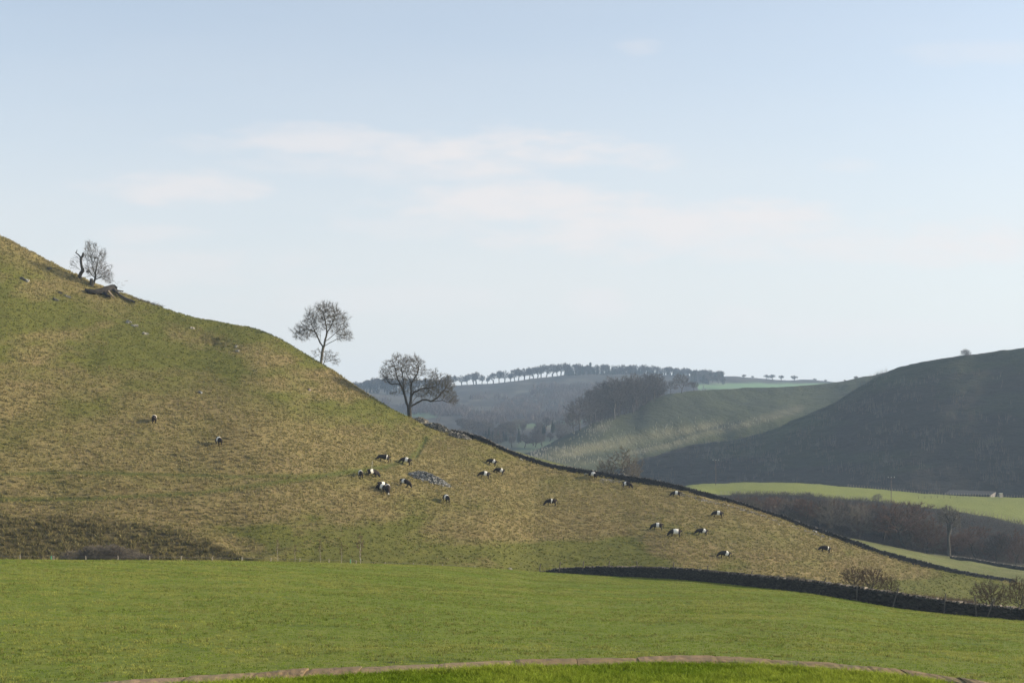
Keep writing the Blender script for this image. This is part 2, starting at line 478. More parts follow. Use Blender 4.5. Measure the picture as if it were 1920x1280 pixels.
def pasture_color(X, D, PX, Y):
    return np.zeros(X.shape + (3,))
pr = []
xs = [-600, -200, 0, 200, 400, 600, 800, 960, 1015, 1130, 1280, 1408, 1520, 1600, 1700, 1802, 1920, 2100, 2300]
NEARY = 1300.0; NEAR0 = 50.0
def prow(f, ex=1.0):
    X = np.array(xs, float); yt = curve(FIELD_TOP, X); dt = curve(NEAR_D, X)
    y = NEARY * (1 - f) + yt * f
    inv = (1 / NEAR0) * (1 - f) + (1 / dt) * f
    d = 1 / inv; d = NEAR0 + (d - NEAR0) * ex
    return (list(zip(xs, y)), list(zip(xs, d)))
rows = [([(-600, 1900), (2300, 1900)], 11.9), ([(-600, 1500), (2300, 1500)], 24.0), prow(0), prow(.3, 1.02), prow(.6, 1.0), prow(.85, .95), prow(1.0)]
yb, db = prow(1.0)
rows += [([(x, y + 10) for x, y in yb], [(x, d + 6) for x, d in db]), ([(x, y + 60) for x, y in yb], [(x, d + 30) for x, d in db]), ([(x, y + 90) for x, y in yb], [(x, d + 90) for x, d in db])]
S_past = Surf('pasture', -600, 2300, 4, rows, [4, 10, 50, 50, 45, 30, 5, 5, 4], mat_pasture(), dn=(0, 1, 0), zn=(.0, 1, 0),
              zfun=lambda X, D, PX, Y: .22 * fbm(X / 14, D / 10, 31, 3) * sstep(40, 55, D) * (1 - sstep(.93, 1.0, D / curve(NEAR_D, PX[0])[None, :])) + .035 * fbm(X / .9, D / .8, 35, 2))

def dist_poly(PX, Y, pts):
    """photo-pixel distance to a polyline, for marking paths in the turf"""
    best = np.full(PX.shape, 1e9)
    for (x0, y0), (x1, y1) in zip(pts[:-1], pts[1:]):
        dx, dy = x1 - x0, y1 - y0
        t = np.clip(((PX - x0) * dx + (Y - y0) * dy) / (dx * dx + dy * dy), 0, 1)
        best = np.minimum(best, np.hypot(PX - x0 - t * dx, Y - y0 - t * dy))
    return best
TRACK1 = [(-200, 936), (0, 936), (162, 935), (271, 930), (379, 924), (515, 905), (600, 892), (660, 884), (720, 876), (765, 862), (787, 840), (800, 822)]
TRACK2 = [(-200, 888), (0, 889), (120, 886), (300, 889), (440, 893), (600, 891)]
TRACK3 = [(780, 858), (792, 836), (796, 822)]
TRACK4 = [(828, 820), (835, 838)]
def gauss(v, s): return np.exp(-(v / s) ** 2)
def hill_color(X, D, PX, Y):
    top = curve(HILL_TOP, PX[0])[None, :]
    dep = Y - top
    wob = fbm(PX / 130, Y / 45, 3, 4) * 2
    # green mossy upper slope, straw middle, green toe
    up_lim = 205 + (-.20) * (PX - 250)
    green_up = 1 - sstep(-28, 45, Y - (668 + .16 * PX) + wob * 55 + 60 * fbm(PX / 300, Y / 200, 13, 2))
    toe = sstep(985, 1045, Y + wob * 40 - np.clip(PX - 1150, 0, 600) * .12) * sstep(330, 480, PX)
    left_green = gauss(PX - 50, 260) * gauss(Y - 700, 120) * .5
    g = np.clip(green_up * (.80 + .7 * wob) + toe * 1.0 + left_green * .6 + .04 + .42 * wob, 0, 1)
    straw_top = gauss(dep, 45) * (1 - sstep(180, 330, PX)) * .9          # rusty grass along the upper left ridge
    g = g * (1 - straw_top)
    g = np.clip(g + gauss(np.hypot((PX - 1420) / 130, (Y - 1010) / 22), 1) * .5, 0, 1)
    t = np.maximum(gauss(dist_poly(PX, Y, TRACK1), 5.0) * .9, gauss(dist_poly(PX, Y, TRACK2), 3.5) * .75)
    t = np.maximum(t, gauss(dist_poly(PX, Y, TRACK3), 3.5)); t = np.maximum(t, gauss(dist_poly(PX, Y, TRACK4), 2.0) * .8)
    g = np.clip(g + t * .5, 0, 1)
    bt = curve(BANK_TOP, PX[0])[None, :]
    bank = sstep(-2, 14, Y - bt + wob * 12) * (1 - sstep(470, 510, PX))
    scar = gauss(np.hypot((PX - 405) / 34, (Y - 640 - (PX - 405) * .18) / 8), 1) * sstep(-.15, .1, fbm(PX / 9, Y / 6, 9, 2))
    return np.stack([g, t * .8, np.clip(bank + scar, 0, 1)], -1)
xs2 = [-300, -150, 0, 120, 240, 360, 480, 600, 700, 800, 900, 1015, 1130, 1280, 1408, 1520, 1600, 1700, 1800, 1900, 2100]
X2 = np.array(xs2, float)
toe_d = curve([(-300, 172), (0, 180), (600, 188), (900, 202), (1015, 214), (1130, 216), (1280, 214), (1408, 216), (1600, 226), (1800, 240), (2100, 262)], X2)
toe_y = curve(FIELD_TOP, X2) + 12
toe_y = np.where(X2 > 1500, np.minimum(toe_y, 1200), toe_y)
top_y = curve(HILL_TOP, X2); top_d = curve(HILL_D, X2)
bank_y = curve(BANK_TOP, X2)
def hrow(f, ex=0.0):
    y = toe_y * (1 - f) + top_y * f
    inv = (1 / toe_d) * (1 - f) + (1 / top_d) * f
    return (list(zip(xs2, y)), list(zip(xs2, 1 / inv + ex)))
# bank: a steep little scarp at the lower left
fb = np.where(X2 < 520, (toe_y - bank_y) / (toe_y - top_y), .12)
def bankrow(fmul, dextra):
    f = fb * fmul
    y = toe_y * (1 - f) + top_y * f
    d = 1 / ((1 / toe_d) * (1 - f) + (1 / top_d) * f) + np.where(X2 < 520, dextra, 0)
    return (list(zip(xs2, y)), list(zip(xs2, d)))
rows = [(list(zip(xs2, toe_y + 60)), list(zip(xs2, toe_d - 12))), hrow(0), bankrow(.35, .5), bankrow(1.0, -.9), bankrow(1.25, .2), hrow(.42), hrow(.62), hrow(.82, 0), hrow(.95, .5), hrow(1.0),
        ([(x, y + 5) for x, y in zip(xs2, top_y)], [(x, d + 10) for x, d in zip(xs2, top_d)]),
        ([(x, y + 60) for x, y in zip(xs2, top_y)], [(x, d + 50) for x, d in zip(xs2, top_d)]),
        ([(x, y + 190) for x, y in zip(xs2, top_y)], [(x, d + 110) for x, d in zip(xs2, top_d)])]
# right of the spur the ground beyond the wall must stay under the valley floor
def clampback(r, ylim, k):
    ys, ds = r
    return ([(x, (y if x < 780 else max(y, wy + k))) for (x, y), wy in zip(ys, curve(HILL_TOP, X2))], ds)
S_hill = Surf('hillside', -300, 2100, 3, rows, [3, 12, 24, 8, 60, 50, 50, 26, 10, 4, 5, 4], mat_hill(), dn=(1.5, 26, 5), zn=(0, 1, 0),
              color=hill_color,
              zfun=lambda X, D, PX, Y: .10 * fbm(X / 1.6, D / 1.6, 41, 3) + .09 * np.sin(D * 2.6 + X * .35 + 7 * fbm(X / 22, D / 14, 47, 3)) * sstep(-.1, .25, fbm(X / 30, D / 20, 48, 3)) * sstep(20, 60, Y - curve(HILL_TOP, PX[0])[None, :]) + .35 * fbm(X / 9, D / 7, 45, 2) * sstep(10, 60, Y - curve(HILL_TOP, PX[0])[None, :])
              - .25 * gauss(dist_poly(PX, Y, TRACK1), 4.5) * (1 - sstep(700, 760, PX)) - .3 * gauss(dist_poly(PX, Y, TRACK3), 3)
              - .8 * gauss(np.hypot((PX - 405) / 34, (Y - 642 - (PX - 405) * .18) / 7), 1) * (1 + fbm(PX / 8, Y / 8, 77, 2))
              + .5 * np.abs(fbm(PX / 16, Y / 16, 78, 3)) * (1 - sstep(0, 40, Y - curve(HILL_TOP, PX[0])[None, :])) * (1 - sstep(300, 380, PX)))

# valley floor, river meadow and the bright plateau field
def valley_color(X, D, PX, Y):
    t = curve(PLAT_EDGE, PX[0])[None, :]; top = curve(PLAT_TOP, PX[0])[None, :]
    dd = D
    edge_d = curve([(1000,465),(1300,470),(1500,480),(1700,500),(1920,470),(2200,440)], PX[0])[None, :]
    on = sstep(edge_d - 3, edge_d + 2, dd) * (1 - sstep(598, 606, dd)) * sstep(1235, 1290, PX)
    mead = (1 - sstep(372, 392, dd))
    pale = mead * sstep(1500, 1600, PX) * (.35 + .5 * fbm(X / 12, D / 12, 61, 3))
    pale = pale + on * .22 * (1 - sstep(2, 14, dd - edge_d))
    g = np.clip(on + mead * .5, 0, 1)
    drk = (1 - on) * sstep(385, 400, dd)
    return np.stack([g, np.clip(pale, 0, 1), np.clip(drk, 0, 1)], -1)
WD1 = [(760, 292), (900, 286), (1110, 280), (1300, 276), (1700, 272), (1900, 274), (2200, 284)]
WB = [(600, 800), (760, 800), (800, 806), (900, 834), (1005, 872), (1047, 884), (1109, 894), (1172, 902), (1234, 910), (1304, 933), (1387, 953), (1471, 981), (1554, 1009), (1633, 1037), (1717, 1063), (1830, 1086), (1900, 1096), (2200, 1120)]
rows = [(off(WB, 14), off(WD1, -4)),
        (off(WB, 1.0), off(WD1, 1.2)),
        ([(600, 905), (900, 850), (960, 848), (1000, 857), (1050, 870), (1100, 890), (1200, 906), (1300, 932), (1450, 985), (1600, 1021), (1700, 1041), (1800, 1062), (1920, 1077), (2200, 1096)], 330),
        ([(600, 905), (900, 872), (1000, 875), (1100, 900), (1200, 912), (1300, 940), (1450, 985), (1600, 1010), (1700, 1031), (1800, 1047), (1920, 1061), (2200, 1080)], 385),
        ([(600, 905), (900, 880), (1000, 882), (1100, 902), (1200, 916), (1300, 942), (1450, 980), (1600, 1008), (1700, 1024), (1800, 1038), (1920, 1052), (2200, 1072)], 415),
        (off(PLAT_EDGE, 5), [(1000,458),(1300,463),(1500,473),(1700,493),(1920,463),(2200,433)]),
        (PLAT_EDGE, [(1000,465),(1300,470),(1500,480),(1700,500),(1920,470),(2200,440)]),
        (PLAT_TOP, 592), (off(PLAT_TOP, 6), 612), (off(PLAT_TOP, 22), 660), (off(PLAT_TOP, 20), 760)]
def fixrow(r):
    a, b = r
    if not isinstance(a, (int, float)):
        if a[0][0] > 700: a = [(600, a[0][1])] + list(a)
    if not isinstance(b, (int, float)):
        if b[0][0] > 600: b = [(600, b[0][1])] + list(b)
    return (a, b)
rows = [fixrow(r) for r in rows]
S_val = Surf('valley_floor', 740, 2200, 4, rows, [3, 14, 14, 10, 14, 4, 26, 6, 6, 6], mat_valley(), dn=(0, 30, 8), zn=(.25, 8, 3), color=valley_color)

# dark hill on the right
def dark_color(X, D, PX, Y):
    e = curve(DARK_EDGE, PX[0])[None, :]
    g = (1 - sstep(0, 40, Y - e + 30 * fbm(PX / 90, Y / 30, 21, 3))) * np.maximum(sstep(1500, 1650, PX), .75 * sstep(1270, 1380, PX)) * .8  # greener upper edge, softening the shade boundary by colour on the left
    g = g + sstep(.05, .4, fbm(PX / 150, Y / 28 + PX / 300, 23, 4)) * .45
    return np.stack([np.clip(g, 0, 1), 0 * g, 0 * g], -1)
DD_F = [(1100,820),(1200,800),(1300,770),(1429,735),(1558,695),(1681,660),(1800,632),(1920,610),(2100,560),(2400,500)]
DD_E = [(1100,826),(1200,845),(1300,858),(1429,862),(1558,852),(1681,838),(1800,824),(1920,812),(2100,780),(2400,640)]
FOOTY = [(1100,925),(1200,922),(1300,922),(1364,920),(1429,918),(1526,922),(1623,929),(1752,941),(1816,945),(1920,950),(2200,965),(2400,975)]
xd = [p[0] for p in DARK_EDGE]
def drow(f, g, dy=0):
    X = np.array(xd, float)
    y = curve(FOOTY, X) * (1 - f) + curve(DARK_EDGE, X) * f
    d = curve(DD_F, X) * (1 - g) + curve(DD_E, X) * g
    return (list(zip(xd, y + dy)), list(zip(xd, d)))
rows = [(off(FOOTY, 14), off(DD_F, -14)), drow(0, 0), drow(.3, .3), drow(.6, .58), drow(.85, .83), drow(.96, .95), drow(1, 1.0),
        (off(DARK_EDGE, 5), off(DD_E, 14)), (off(DARK_EDGE, 40), off(DD_E, 60)), (off(DARK_EDGE, 120), off(DD_E, 140))]
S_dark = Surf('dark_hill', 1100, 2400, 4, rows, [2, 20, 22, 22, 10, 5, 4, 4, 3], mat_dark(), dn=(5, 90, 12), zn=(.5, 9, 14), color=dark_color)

# lower grassy hill behind, with the young plantation
LIT1 = [(1000, 868), (1080, 862), (1170, 835), (1240, 812), (1330, 806), (1400, 790), (1470, 770)]
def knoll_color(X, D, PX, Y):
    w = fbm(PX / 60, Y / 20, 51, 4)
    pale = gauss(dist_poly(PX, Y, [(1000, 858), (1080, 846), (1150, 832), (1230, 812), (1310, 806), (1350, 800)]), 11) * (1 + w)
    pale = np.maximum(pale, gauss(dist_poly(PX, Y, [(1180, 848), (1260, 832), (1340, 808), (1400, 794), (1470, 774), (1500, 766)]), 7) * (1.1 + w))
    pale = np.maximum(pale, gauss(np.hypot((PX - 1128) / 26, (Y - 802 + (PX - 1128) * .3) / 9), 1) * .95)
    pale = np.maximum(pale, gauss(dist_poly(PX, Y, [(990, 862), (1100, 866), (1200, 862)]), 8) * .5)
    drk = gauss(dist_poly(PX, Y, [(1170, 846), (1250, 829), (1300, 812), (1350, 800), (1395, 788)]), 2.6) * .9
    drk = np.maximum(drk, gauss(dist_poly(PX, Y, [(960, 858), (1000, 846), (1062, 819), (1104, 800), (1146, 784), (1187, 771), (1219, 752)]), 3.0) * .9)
    patch = sstep(1150, 1185, PX - w * 30) * (1 - sstep(1300, 1345, PX + w * 40)) * sstep(4, 12, Y - curve(KNOLL_TOP, PX[0])[None, :] + w * 6) * (1 - sstep(808, 822, Y + (PX - 1240) * .22 + w * 10))  # shaded flank of the hill, its shade painted in as darker ground colour
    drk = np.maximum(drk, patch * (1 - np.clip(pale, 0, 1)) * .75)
    low = sstep(840, 866, Y + (1230 - PX) * .06 + w * 14) * sstep(1010, 1120, PX) * (1 - np.clip(pale, 0, 1)) * .8  # shadow of the dark hill carried on over the lower slope in colour
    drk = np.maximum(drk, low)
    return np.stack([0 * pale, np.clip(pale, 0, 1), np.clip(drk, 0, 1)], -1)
KF = [(900, 878), (960, 872), (1000, 880), (1100, 899), (1200, 912), (1300, 920), (1400, 915), (1600, 925), (1920, 950), (2100, 960)]
KD0 = [(900, 800), (960, 760), (1000, 700), (1100, 770), (1200, 862), (1300, 885), (1500, 885), (2100, 890)]
KD1 = [(900, 905), (1000, 912), (1062, 930), (1146, 960), (1250, 1010), (1400, 1075), (1560, 1110), (1681, 1110), (2100, 1110)]
xk = [p[0] for p in KNOLL_TOP]
def krow(f, g):
    X = np.array(xk, float)
    return (list(zip(xk, curve(KF, X) * (1 - f) + curve(KNOLL_TOP, X) * f)), list(zip(xk, 1 / ((1 - g) / curve(KD0, X) + g / curve(KD1, X)))))
rows = [(off(KF, 12), off(KD0, -20)), krow(0, 0), krow(.35, .30), krow(.45, .42), krow(.7, .55), krow(.9, .85), krow(1, 1), (off(KNOLL_TOP, 5), off(KD1, 24)), (off(KNOLL_TOP, 40), off(KD1, 110)), (off(KNOLL_TOP, 100), off(KD1, 200))]
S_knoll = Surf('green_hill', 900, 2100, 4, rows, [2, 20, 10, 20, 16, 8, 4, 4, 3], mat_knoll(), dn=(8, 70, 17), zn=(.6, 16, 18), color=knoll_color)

# far moor
def far_color(X, D, PX, Y):
    g = sstep(717, 719.5, Y) * (1 - sstep(729, 733, Y)) * sstep(1300, 1306, PX)
    g = np.maximum(g, sstep(772, 775, Y) * (1 - sstep(781, 784, Y)) * sstep(700, 720, PX) * (1 - sstep(800, 840, PX)) * .6)
    g = np.maximum(g, gauss(dist_poly(PX, Y, [(945, 800), (1000, 797), (1060, 790), (1110, 786)]), 4.5) * .6)
    g = np.maximum(g, sstep(815, 822, Y) * .12)
    g = np.maximum(g, sstep(826, 829, Y) * sstep(960, 975, PX) * .35)
    w = fbm(PX / 70, Y / 9, 71, 3)
    pale = gauss(dist_poly(PX, Y, [(880, 752), (930, 742), (975, 734), (1010, 732)]), 2.2) * .6 + gauss(dist_poly(PX, Y, [(800, 778), (835, 772), (860, 766)]), 2.5) * .5
    pale = pale + gauss(dist_poly(PX, Y, [(1000, 743), (1060, 722), (1110, 718)]), 6) * .4
    pale = pale + sstep(.12, .4, w) * .3
    return np.stack([np.clip(g, 0, 1), np.clip(pale, 0, 1), 0 * g], -1)
rows = [([(500, 900), (1900, 900)], 1080), ([(500, 860), (1900, 860)], 1130), ([(500, 826), (1900, 826)], 1250), ([(500, 795), (1900, 790)], 1400), ([(500, 765), (1900, 760)], 1700), (off(FAR_TOP, 10), 2050), (FAR_TOP, 2200), (off(FAR_TOP, 2), 2300), (off(FAR_TOP, 20), 2500)]
S_far = Surf('far_moor', 500, 1900, 5, rows, [2, 10, 10, 12, 14, 8, 3, 3], mat_far(), dn=(35, 180, 25), zn=(2.0, 60, 26), color=far_color)

# base sheet reaching the horizon under everything
def base():
    m, nt, b, out = new_mat('lowland_grass')
    n = noise(nt, .01, 6)
    nt.links.new(mix(nt, n, (.05, .07, .025), (.09, .1, .04)), b.inputs['Base Color'])
    n = 48; V = [(0, 0, -60)]
    for i in range(n):
        a = 2 * math.pi * i / n; V.append((3600 * math.cos(a), 3600 * math.sin(a), -60))
    me = bpy.data.meshes.new('ground'); me.from_pydata(V, [], [(0, 1 + i, 1 + (i + 1) % n) for i in range(n)]); me.materials.append(m)
    o = add_obj('ground', me); o['kind'] = 'structure'
base()
# ------------------------------------------------------------------ grass built as blades
def blade_mesh(name, pos, h, w, lean, n, rng, base, tip, mat, spread=.1, up=None):
    """n bent blades round each pos (N,3); h,w,lean arrays; base/tip colours (N,3)"""
    N = len(pos)
    p = np.repeat(pos, n, 0); hh = np.repeat(h, n) * rng.uniform(.6, 1.15, N * n); ww = np.repeat(w, n)
    sp = np.repeat(spread if hasattr(spread, '__len__') else np.full(N, spread), n)
    a = rng.uniform(0, 2 * np.pi, N * n); rr = np.sqrt(rng.random(N * n))
    bx = np.cos(a) * rr * sp; by = np.sin(a) * rr * sp
    a2 = a + rng.normal(0, .7, N * n); ln = np.repeat(lean, n) * rng.uniform(.3, 1.3, N * n) * hh
    tx = bx + np.cos(a2) * ln; ty = by + np.sin(a2) * ln
    wa = rng.uniform(0, np.pi, N * n); wx = np.cos(wa) * ww * .5; wy = np.sin(wa) * ww * .5
    z0 = np.full(N * n, -.03)
    def v(x, y, z): return p + np.stack([x, y, z], -1)
    V = np.stack([v(bx - wx, by - wy, z0), v(bx + wx, by + wy, z0),
                  v((bx + tx) * .5 - wx * .75 - (tx - bx) * .12, (by + ty) * .5 - wy * .75 - (ty - by) * .12, hh * .62), v((bx + tx) * .5 + wx * .75 - (tx - bx) * .12, (by + ty) * .5 + wy * .75 - (ty - by) * .12, hh * .62),
                  v(tx, ty, hh * .92)], 1).reshape(-1, 3)
    k = np.arange(N * n)[:, None] * 5
    quad = (k + np.array([0, 1, 3, 2])).ravel(); tri = (k + np.array([2, 3, 4])).ravel()
    flat = np.concatenate([quad, tri]); cnt = np.concatenate([np.full(N * n, 4), np.full(N * n, 3)])
    j = rng.uniform(.8, 1.2, (N * n, 1))
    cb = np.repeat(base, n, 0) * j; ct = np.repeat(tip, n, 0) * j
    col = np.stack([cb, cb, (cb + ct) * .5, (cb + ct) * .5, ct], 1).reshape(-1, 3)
    me = mesh_np(name, V, flat, cnt, mat, False, col)
    return me

M_blade = vc_mat('grass_blade', .8, .35)
def lerp3(a, b, f): return np.array(a)[None, :] * (1 - f[:, None]) + np.array(b)[None, :] * f[:, None]

def tussocks():
    rng = np.random.default_rng(5)
    def mask(px, py, t):
        top = curve(HILL_TOP, px[0])[None, :]; fb_ = curve(FIELD_TOP, px[0])[None, :]
        w = (py < fb_ + 6) * (py > top - 1.5) * 1.0
        c = hill_color(None, None, px, py)
        return w * (1.0 - .75 * np.clip(c[..., 0], 0, 1)) * (1 - c[..., 1]) * (1 + .4 * c[..., 2])
    pos, px, py, col = S_hill.sample(90000, rng, mask)
    pos2, px2, py2, col2 = S_hill.sample(45000, rng, lambda a, b, t: (1 - 1.2 * hill_color(None, None, a, b)[..., 1]) * (b < curve(FIELD_TOP, a[0])[None, :] + 6) * (b > curve(HILL_TOP, a[0])[None, :] - 1.5) * 1.0)
    pos = np.concatenate([pos, pos2]); px = np.concatenate([px, px2]); py = np.concatenate([py, py2]); col = np.concatenate([col, col2])
    N = len(pos)
    # clumping
    g = np.clip(col[:, 0] * .92 + .04 + rng.normal(0, .3, N), 0, 1); bank = col[:, 2]
    rust = np.clip(fbm(pos[:, 0] / 11, pos[:, 1] / 11, 90, 4) * 3.0 - .2 + rng.normal(0, .2, N), 0, 1)
    straw = lerp3((.33, .265, .105), (.49, .41, .19), rng.random(N))
    straw = straw * (1 - rust[:, None] * .5) + np.array([.40, .29, .15]) * rust[:, None] * .5
    grn = lerp3((.11, .13, .018), (.22, .215, .036), rng.random(N))
    tip = straw * (1 - g[:, None]) + grn * g[:, None]
    tip = tip * (1 - .6 * bank[:, None] * rng.random(N)[:, None])
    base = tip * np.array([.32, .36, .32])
    h = rng.uniform(.2, .52, N) * (1 - .45 * g) * (1 + .5 * bank); w = rng.uniform(.05, .10, N)
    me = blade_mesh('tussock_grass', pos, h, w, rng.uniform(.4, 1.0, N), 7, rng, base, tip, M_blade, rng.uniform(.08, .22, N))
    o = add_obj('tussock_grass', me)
    tag(o, 'straw coloured and olive tussocks covering the left hillside', 'grass', kind='stuff')
tussocks()

def pasture_grass():
    rng = np.random.default_rng(6)
    pos, px, py, col = S_past.sample(110000, rng, lambda a, b, t: (b < 1300) * (t > 2) * (t < 6.02) * 1.0)
    N = len(pos)
    n1 = np.clip(fbm(pos[:, 0] / 9, pos[:, 1] / 7, 92, 4) * 2.2 + .42, 0, 1); n2 = np.clip(fbm(pos[:, 0] / 1.6, pos[:, 1] / 1.6, 97, 3) * 2.2 + .4, 0, 1)
    f = np.clip(n1 * n2 * 1.5 + rng.normal(0, .12, N), 0, 1)
    tip = lerp3((.19, .255, .03), (.33, .33, .075), f) * rng.uniform(.8, 1.2, (N, 1))
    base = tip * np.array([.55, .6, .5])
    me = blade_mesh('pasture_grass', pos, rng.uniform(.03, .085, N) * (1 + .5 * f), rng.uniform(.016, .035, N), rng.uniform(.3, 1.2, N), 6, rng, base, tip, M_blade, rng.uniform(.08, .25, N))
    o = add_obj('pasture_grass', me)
    # coarser ungrazed tufts in drifts
    pos, px, py, col = S_past.sample(26000, rng, lambda a, b, t: (b < 1300) * (t > 2) * (t < 6.02) * 1.0)
    w = fbm(pos[:, 0] / 5, pos[:, 1] / 2.2, 98, 4); pos = pos[w > .02]; N = len(pos)
    tip = lerp3((.17, .225, .03), (.32, .31, .085), rng.random(N))
    me2 = blade_mesh('pasture_tufts', pos, rng.uniform(.08, .20, N), rng.uniform(.02, .04, N), rng.uniform(.4, 1.2, N), 8, rng, tip * .4, tip, M_blade, rng.uniform(.08, .22, N))
    o2 = add_obj('pasture_tufts', me2); tag(o2, 'coarse ungrazed tufts drifting across the near pasture', 'grass', kind='stuff')
    tag(o, 'short grazed grass over the sunlit near pasture', 'grass', kind='stuff')
pasture_grass()

def lawn_grass():
    rng = np.random.default_rng(8)
    N = 15000
    px = rng.uniform(-40, 1980, N)
    d_out = EYE * F / (curve(COPING, px) - HY) - .36
    d = d_out - rng.random(N) ** 1.0 * 1.6
    d = np.where(rng.random(N) < .10, d_out + .01 + rng.normal(0, .035, N), d)
    x = (px - 960) / F * d
    pos = np.stack([x, d, np.full(N, -.03)], -1)
    f = np.clip(fbm(x * 1.5, d * 1.5, 93, 3) * 1.6 + .5, 0, 1)
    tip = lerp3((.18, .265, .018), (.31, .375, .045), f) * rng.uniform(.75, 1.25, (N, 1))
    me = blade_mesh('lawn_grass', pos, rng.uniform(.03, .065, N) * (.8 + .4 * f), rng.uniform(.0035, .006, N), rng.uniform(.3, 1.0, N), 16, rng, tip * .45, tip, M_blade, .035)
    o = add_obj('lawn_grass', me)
    tag(o, 'lush long lawn grass in front of the stone edging', 'grass', kind='stuff')
lawn_grass()

# ------------------------------------------------------------------ stone edging (coping of the sunk wall)
M_stone = vc_mat('weathered_stone', .9)
def stone_detail_mat():
    m, nt, b, out = new_mat('edging_sandstone')
    _, _, _, c = attr(nt, 'tone')
    n = noise(nt, 9, 6, .7); n2 = noise(nt, 2.2, 5, .6); n3 = noise(nt, 40, 4, .7)
    c = mix(nt, mnode(nt, 'MULTIPLY', n2, .7), c, (.24, .16, .075))
    c = mix(nt, mnode(nt, 'MULTIPLY', n, .6), c, (.07, .065, .045))
    c = mix(nt, noise(nt, 5, 5, .7, lo=.55, hi=.7), c, (.12, .13, .05))
    c = mix(nt, mnode(nt, 'MULTIPLY', n3, .2), c, (.24, .22, .17))
    nt.links.new(c, b.inputs['Base Color']); bump(nt, b, n, .6, .02)
    return m
def edging():
    rng = np.random.default_rng(3)
    M = stone_detail_mat()
    root = empty('stone_edging', (0, 0, 0))
    tag(root, 'curving edging of long brown sandstone slabs between lawn and pasture', 'stone edging')
    joints = [-60, 40, 130, 233, 360, 483, 580, 680, 825, 965, 1080, 1193, 1337, 1440, 1563, 1620, 1683, 1790, 1900, 2010]
    for j0, j1 in zip(joints[:-1], joints[1:]):
        px = np.linspace(j0 + .5, j1 - .5, 13)
        dout = EYE * F / (curve(COPING, px) - HY)
        lift = rng.uniform(-.006, .006); tilt = rng.uniform(-.006, .006)
        prof = [(0.0, -.16), (0.0, -.012), (-.02, .002), (-.10, .012), (-.2, .012), (-.30, .003), (-.335, -.015), (-.335, -.16)]
        V = []; n = len(prof)
        for i, (q, d) in enumerate(zip(px, dout)):
            f = i / 12; endr = .004 * (1 if i in (0, 12) else 0)
            for (o_, z_) in prof:
                dd = d + o_ + rng.normal(0, .004) * (1 if o_ in (0.0, -.335) else 0)
                V.append(((q - 960) / F * d, dd, z_ + lift + tilt * (f - .5) * 2 - endr + rng.normal(0, .0015) - .0))
        V = np.array(V); k = 13
        idx = np.arange(k * n).reshape(k, n)
        flat = np.stack([idx[:-1, :-1], idx[1:, :-1], idx[1:, 1:], idx[:-1, 1:]], -1).reshape(-1)
        cnt = [4] * ((k - 1) * (n - 1)) + [n, n]
        flat = np.concatenate([flat, idx[0], idx[-1][::-1]])
        tone = np.array([.27, .19, .105]) * rng.uniform(.75, 1.2) * np.array([1, rng.uniform(.92, 1.05), rng.uniform(.85, 1.1)])
        me = mesh_np('edging_stone', V, flat, np.array(cnt), M, False, np.tile(tone, (len(V), 1)))
        add_obj('edging_stone', me, root)
    # retaining wall below the coping, facing the pasture
    px = np.linspace(-60, 2010, 120); d = EYE * F / (curve(COPING, px) - HY)
    V = []
    for q, dd in zip(px, d):
        for (o_, z_) in ((-.05, -.15), (-.05, -3.4), (-.5, -3.4), (-.5, -.15)):
            V.append(((q - 960) / F * dd, dd + o_, z_))
    V = np.array(V); idx = np.arange(len(V)).reshape(-1, 4)
    flat = np.stack([idx[:-1], idx[1:], np.roll(idx[1:], -1, 1), np.roll(idx[:-1], -1, 1)], -1).reshape(-1)
    me = mesh_np('retaining_wall', V, flat, 4, M, False, np.tile(np.array([.2, .16, .12]), (len(V), 1)))
    add_obj('retaining_wall', me, root)
edging()

# ------------------------------------------------------------------ stone boxes
_BOX = np.array([[-1,-1,-1],[1,-1,-1],[1,1,-1],[-1,1,-1],[-1,-1,1],[1,-1,1],[1,1,1],[-1,1,1]], float) * .5
_BF = np.array([[0,3,2,1],[4,5,6,7],[0,1,5,4],[1,2,6,5],[2,3,7,6],[3,0,4,7]])
def boxes(name, c, size, yaw, rng, tones, mat, jit=.12, pitch=None, parent=None, roll=None):
    """many rough blocks as one mesh. c (N,3), size (N,3), yaw (N)"""
    N = len(c)
    L = np.tile(_BOX, (N, 1, 1)) * (1 + rng.uniform(-jit, jit, (N, 8, 3)) * 2)
    L = L * size[:, None, :]
    if roll is not None:
        cr, sr = np.cos(roll)[:, None], np.sin(roll)[:, None]
        y, z = L[..., 1].copy(), L[..., 2].copy()
        L[..., 1] = y * cr - z * sr; L[..., 2] = y * sr + z * cr
    if pitch is not None:
        cp, sp = np.cos(pitch)[:, None], np.sin(pitch)[:, None]
        x, z = L[..., 0].copy(), L[..., 2].copy()
        L[..., 0] = x * cp - z * sp; L[..., 2] = x * sp + z * cp
    ca, sa = np.cos(yaw)[:, None], np.sin(yaw)[:, None]
    x, y = L[..., 0].copy(), L[..., 1].copy()
    L[..., 0] = x * ca - y * sa; L[..., 1] = x * sa + y * ca
    V = (L + c[:, None, :]).reshape(-1, 3)
    Fc = (_BF[None] + np.arange(N)[:, None, None] * 8).reshape(-1)
    me = mesh_np(name, V, Fc, 4, mat, False, np.repeat(tones, 8, 0))
    return add_obj(name, me, parent)

def wall_path(pts, step):
    """resample a ground polyline (Vector list) by true length"""
    A = np.array([tuple(p) for p in pts]); s = np.concatenate([[0], np.cumsum(np.linalg.norm(np.diff(A[:, :2], axis=0), axis=1))])
    u = np.arange(0, s[-1], step)
    return np.stack([np.interp(u, s, A[:, k]) for k in range(3)], -1), s[-1]

